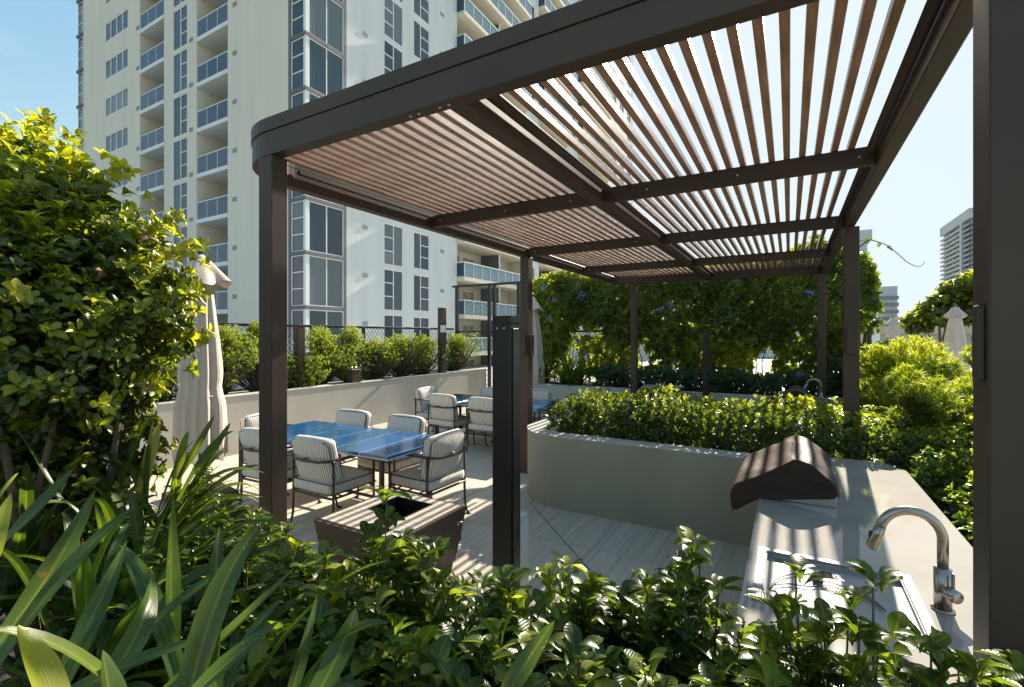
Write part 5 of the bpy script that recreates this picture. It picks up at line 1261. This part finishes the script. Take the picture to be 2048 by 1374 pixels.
tp = np.array([(1.18, 10.8, 3.46), (1.26, 10.8, 3.50), (1.32, 10.8, 3.48), (1.42, 10.8, 3.43), (1.53, 10.8, 3.36), (1.60, 10.8, 3.28)]); k_ = len(tp)
link('tendril_leaves', leaf_mesh('tendril_leaves', 'ovate', tp - np.array(vw.location), rand_dirs(k_), rand_dirs(k_), rng.uniform(.08, .13, k_), np.full(k_, .1), M_VINE), vw)
# flower heads on the vine
def flower(parent, x, y, z, r=.085, nf=16):
    m = MB(); 
    for i in range(nf):
        d = Vector(rand_dirs(1)[0]); d.y = -abs(d.y); c = d * r * random.uniform(.6, 1)
        nrm_ = d.normalized(); u = nrm_.orthogonal().normalized(); w = nrm_.cross(u)
        vs = [c]
        for k in range(10):
            a = math.pi * k / 5; rr = .021 if k % 2 == 0 else .009
            vs.append(c + (u * math.cos(a) + w * math.sin(a)) * rr + nrm_ * (.006 if k % 2 == 0 else 0))
        m.add([v[:] for v in vs], [(0, 1 + k, 1 + (k + 1) % 10) for k in range(10)])
    o = m.build('flower_head', M_FLOWER, parent, Vector((x, y, z)) - Vector(parent.location)); return o
for (x, z) in [(-4.823, 2.606), (-4.127, 2.696), (-5.303, 2.442), (-4.955, 2.193), (-1.887, 2.963), (-2.169, 2.402), (-2.354, 2.323), (0.317, 2.533), (-5.088, 2.917), (-4.005, 1.291)]: flower(vw, x, 10.38, z, .085, 26)
fh = [o for o in col.objects if o.name.startswith('far_hedge')][0]
for (x, z) in ((-1.95, 1.20), (-.75, 1.12), (.15, 1.08)): flower(fh, x, 9.66, z, .06, 12)

# ---- far strap clumps (agapanthus) in the far planter
def agap(x, y, label, n=120, ln=.85, tint=.42):
    t = empty('agapanthus_clump', (x, y, .62), 0, label=label, cat='plant', group='agapanthus clumps at the end of the far planter')
    for i in range(n):
        a = random.uniform(0, 2 * math.pi); el = R(random.uniform(25, 86)); l = ln * random.uniform(.6, 1.1)
        d = Vector((math.cos(a) * math.cos(el), math.sin(a) * math.cos(el), math.sin(el))); b = Vector((random.uniform(-.14, .14), random.uniform(-.14, .14), 0))
        tip = b + d * l + Vector((d.x, d.y, 0)) * .15 - Vector((0, 0, l * random.uniform(.05, .42)))
        link('leaf_blade', strap_mesh(b, tip, b + d * l * .6 + Vector((0, 0, .10)), .036, min(1, max(0, random.gauss(tint, .15))), random.uniform(-.5, .5), seg=6), t)
agap(-4.95, 9.95, 'agapanthus clump at the left end of the far planter', 110)
agap(-4.10, 9.85, 'agapanthus clump with arching leaves right of the parasol', 130)
agap(-4.6, 10.5, 'agapanthus clump set back against the vine', 80)

# ---- feathery yellow bushes on the right
def feather(X, Y, zc, r, label, n, tint, mat, ls=.085, zb=.0, hz=1.0, sq=1.0):
    x, y, _ = W(X, Y, 0); t = empty('feathery_bush', (x, y, zb), 0, label=label, cat='bush', group='feathery bushes right of the pergola')
    C, A, T = [], [], []
    for q in range(22):
        a = rng.uniform(0, 2 * math.pi); rr = r * math.sqrt(rng.uniform(0, 1)) * .85; lz = zc + hz * (rng.uniform(-.55, .50) + .25 * (1 - (rr / r) ** 2)); lr = r * rng.uniform(.22, .38)
        k = n // 22; d = rand_dirs(k); rad = lr * rng.uniform(.2, 1, k) ** .4
        c = np.array([x + rr * math.cos(a) * sq, y + rr * math.sin(a), lz]) + d * rad[:, None]
        C.append(c); A.append(d * .6 + np.array([-.1, -.1, .9])); T.append(np.clip(tint - .62 + .62 * (rad / lr) * (d[:, 2] * .5 + .5) + .25 * (c[:, 2] - zc) / hz + rng.normal(0, .07, k), 0, 1))  # light on the tips and shade inside are painted into the tint
    C = np.concatenate(C); A = np.concatenate(A); T = np.concatenate(T)
    P, D, U, S, TT = whorls(C, A, 9, (1.15, .15), ls * .9, T)
    foliage(t, 'needle', P, D, U, S, TT, mat, 0)
    stems(t, (C[::40] * (1, 1, .8) - np.array(t.location)).tolist(), (0, 0, 0), mat=M_WOOD, r=.006)
feather(4.90, 5.6, .90, .85, 'bright yellow feathery bush next to the near corner post', 3200, .95, M_YELLOW, .085)
feather(5.65, 7.0, .90, .75, 'bright yellow feathery bush in the middle of the right bed', 2600, .90, M_YELLOW, .09, hz=.9)
feather(3.78, 4.35, .85, .48, 'low yellow feathery bush leaning beside the near corner post', 1300, .70, M_YELLOW, .075, hz=.7)
feather(6.15, 8.2, 1.0, .62, 'dark green feathery bush beside the slim right post', 1500, .40, M_DARKLEAF, .10, hz=.8)
feather(7.2, 8.9, .90, .85, 'yellow feathery bush behind, under the far parasols', 1600, .85, M_YELLOW, .10, hz=.8)

# ---- round leaved tree near the right edge
def round_tree(x, y, zb, lumps_, label, n, kind='round', ls=.26, mat=None, name='broadleaf_tree'):
    t = empty(name, (x, y, zb), 0, label=label, cat='tree')
    C = []; A = []; T = []
    m = MB(); 
    for (dx, dz, r) in lumps_:
        k = int(n * r * r); d = rand_dirs(k); rad = r * rng.uniform(.2, 1, k) ** .35; dy = rng.uniform(-.3, .3)
        c = np.array([x + dx, y + dy, zb + dz]) + d * rad[:, None]; C.append(c); A.append(d + np.array([0, 0, .5])); T.append(np.clip(.35 + .35 * d[:, 2] + rng.normal(0, .1, k), 0, 1))
        m.tube([(0, 0, 0), (dx * .3, dy * .3, dz * .5), (dx, dy, dz)], [.09, .06, .025], 6)
        for q in range(5): e_ = Vector((dx, dy, dz)) + Vector(rand_dirs(1)[0]) * r * .8; m.tube([(dx * .8, dy * .8, dz * .85), e_], [.025, .010], 5)
    m.build('trunk', M_WOOD, t)
    C = np.concatenate(C); A = np.concatenate(A); T = np.concatenate(T)
    P, D, U, S, TT = whorls(C, A, 3, (1.3, .6), ls, T)
    foliage(t, kind, P, D, U, S, TT, mat or M_LEAF_TREE, 0, mass='crown')
round_tree(6.0, 29.0, -.02, [(.5, 3.6, .75), (1.1, 3.9, .8), (-.1, 3.0, .8), (-.7, 2.5, .6), (.6, 2.9, .8), (1.4, 3.2, .9), (-1.05, 2.35, .42)], 'round-leaved tree at right, in front of the distant tower', 180)
round_tree(1.28, 12.2, -.02, [(.12, 2.35, .26), (.16, 2.05, .22), (-.1, 2.1, .28), (-.1, 2.6, .26)], 'small airy tree beside the end of the vine wall', 420, 'ovate', .12)
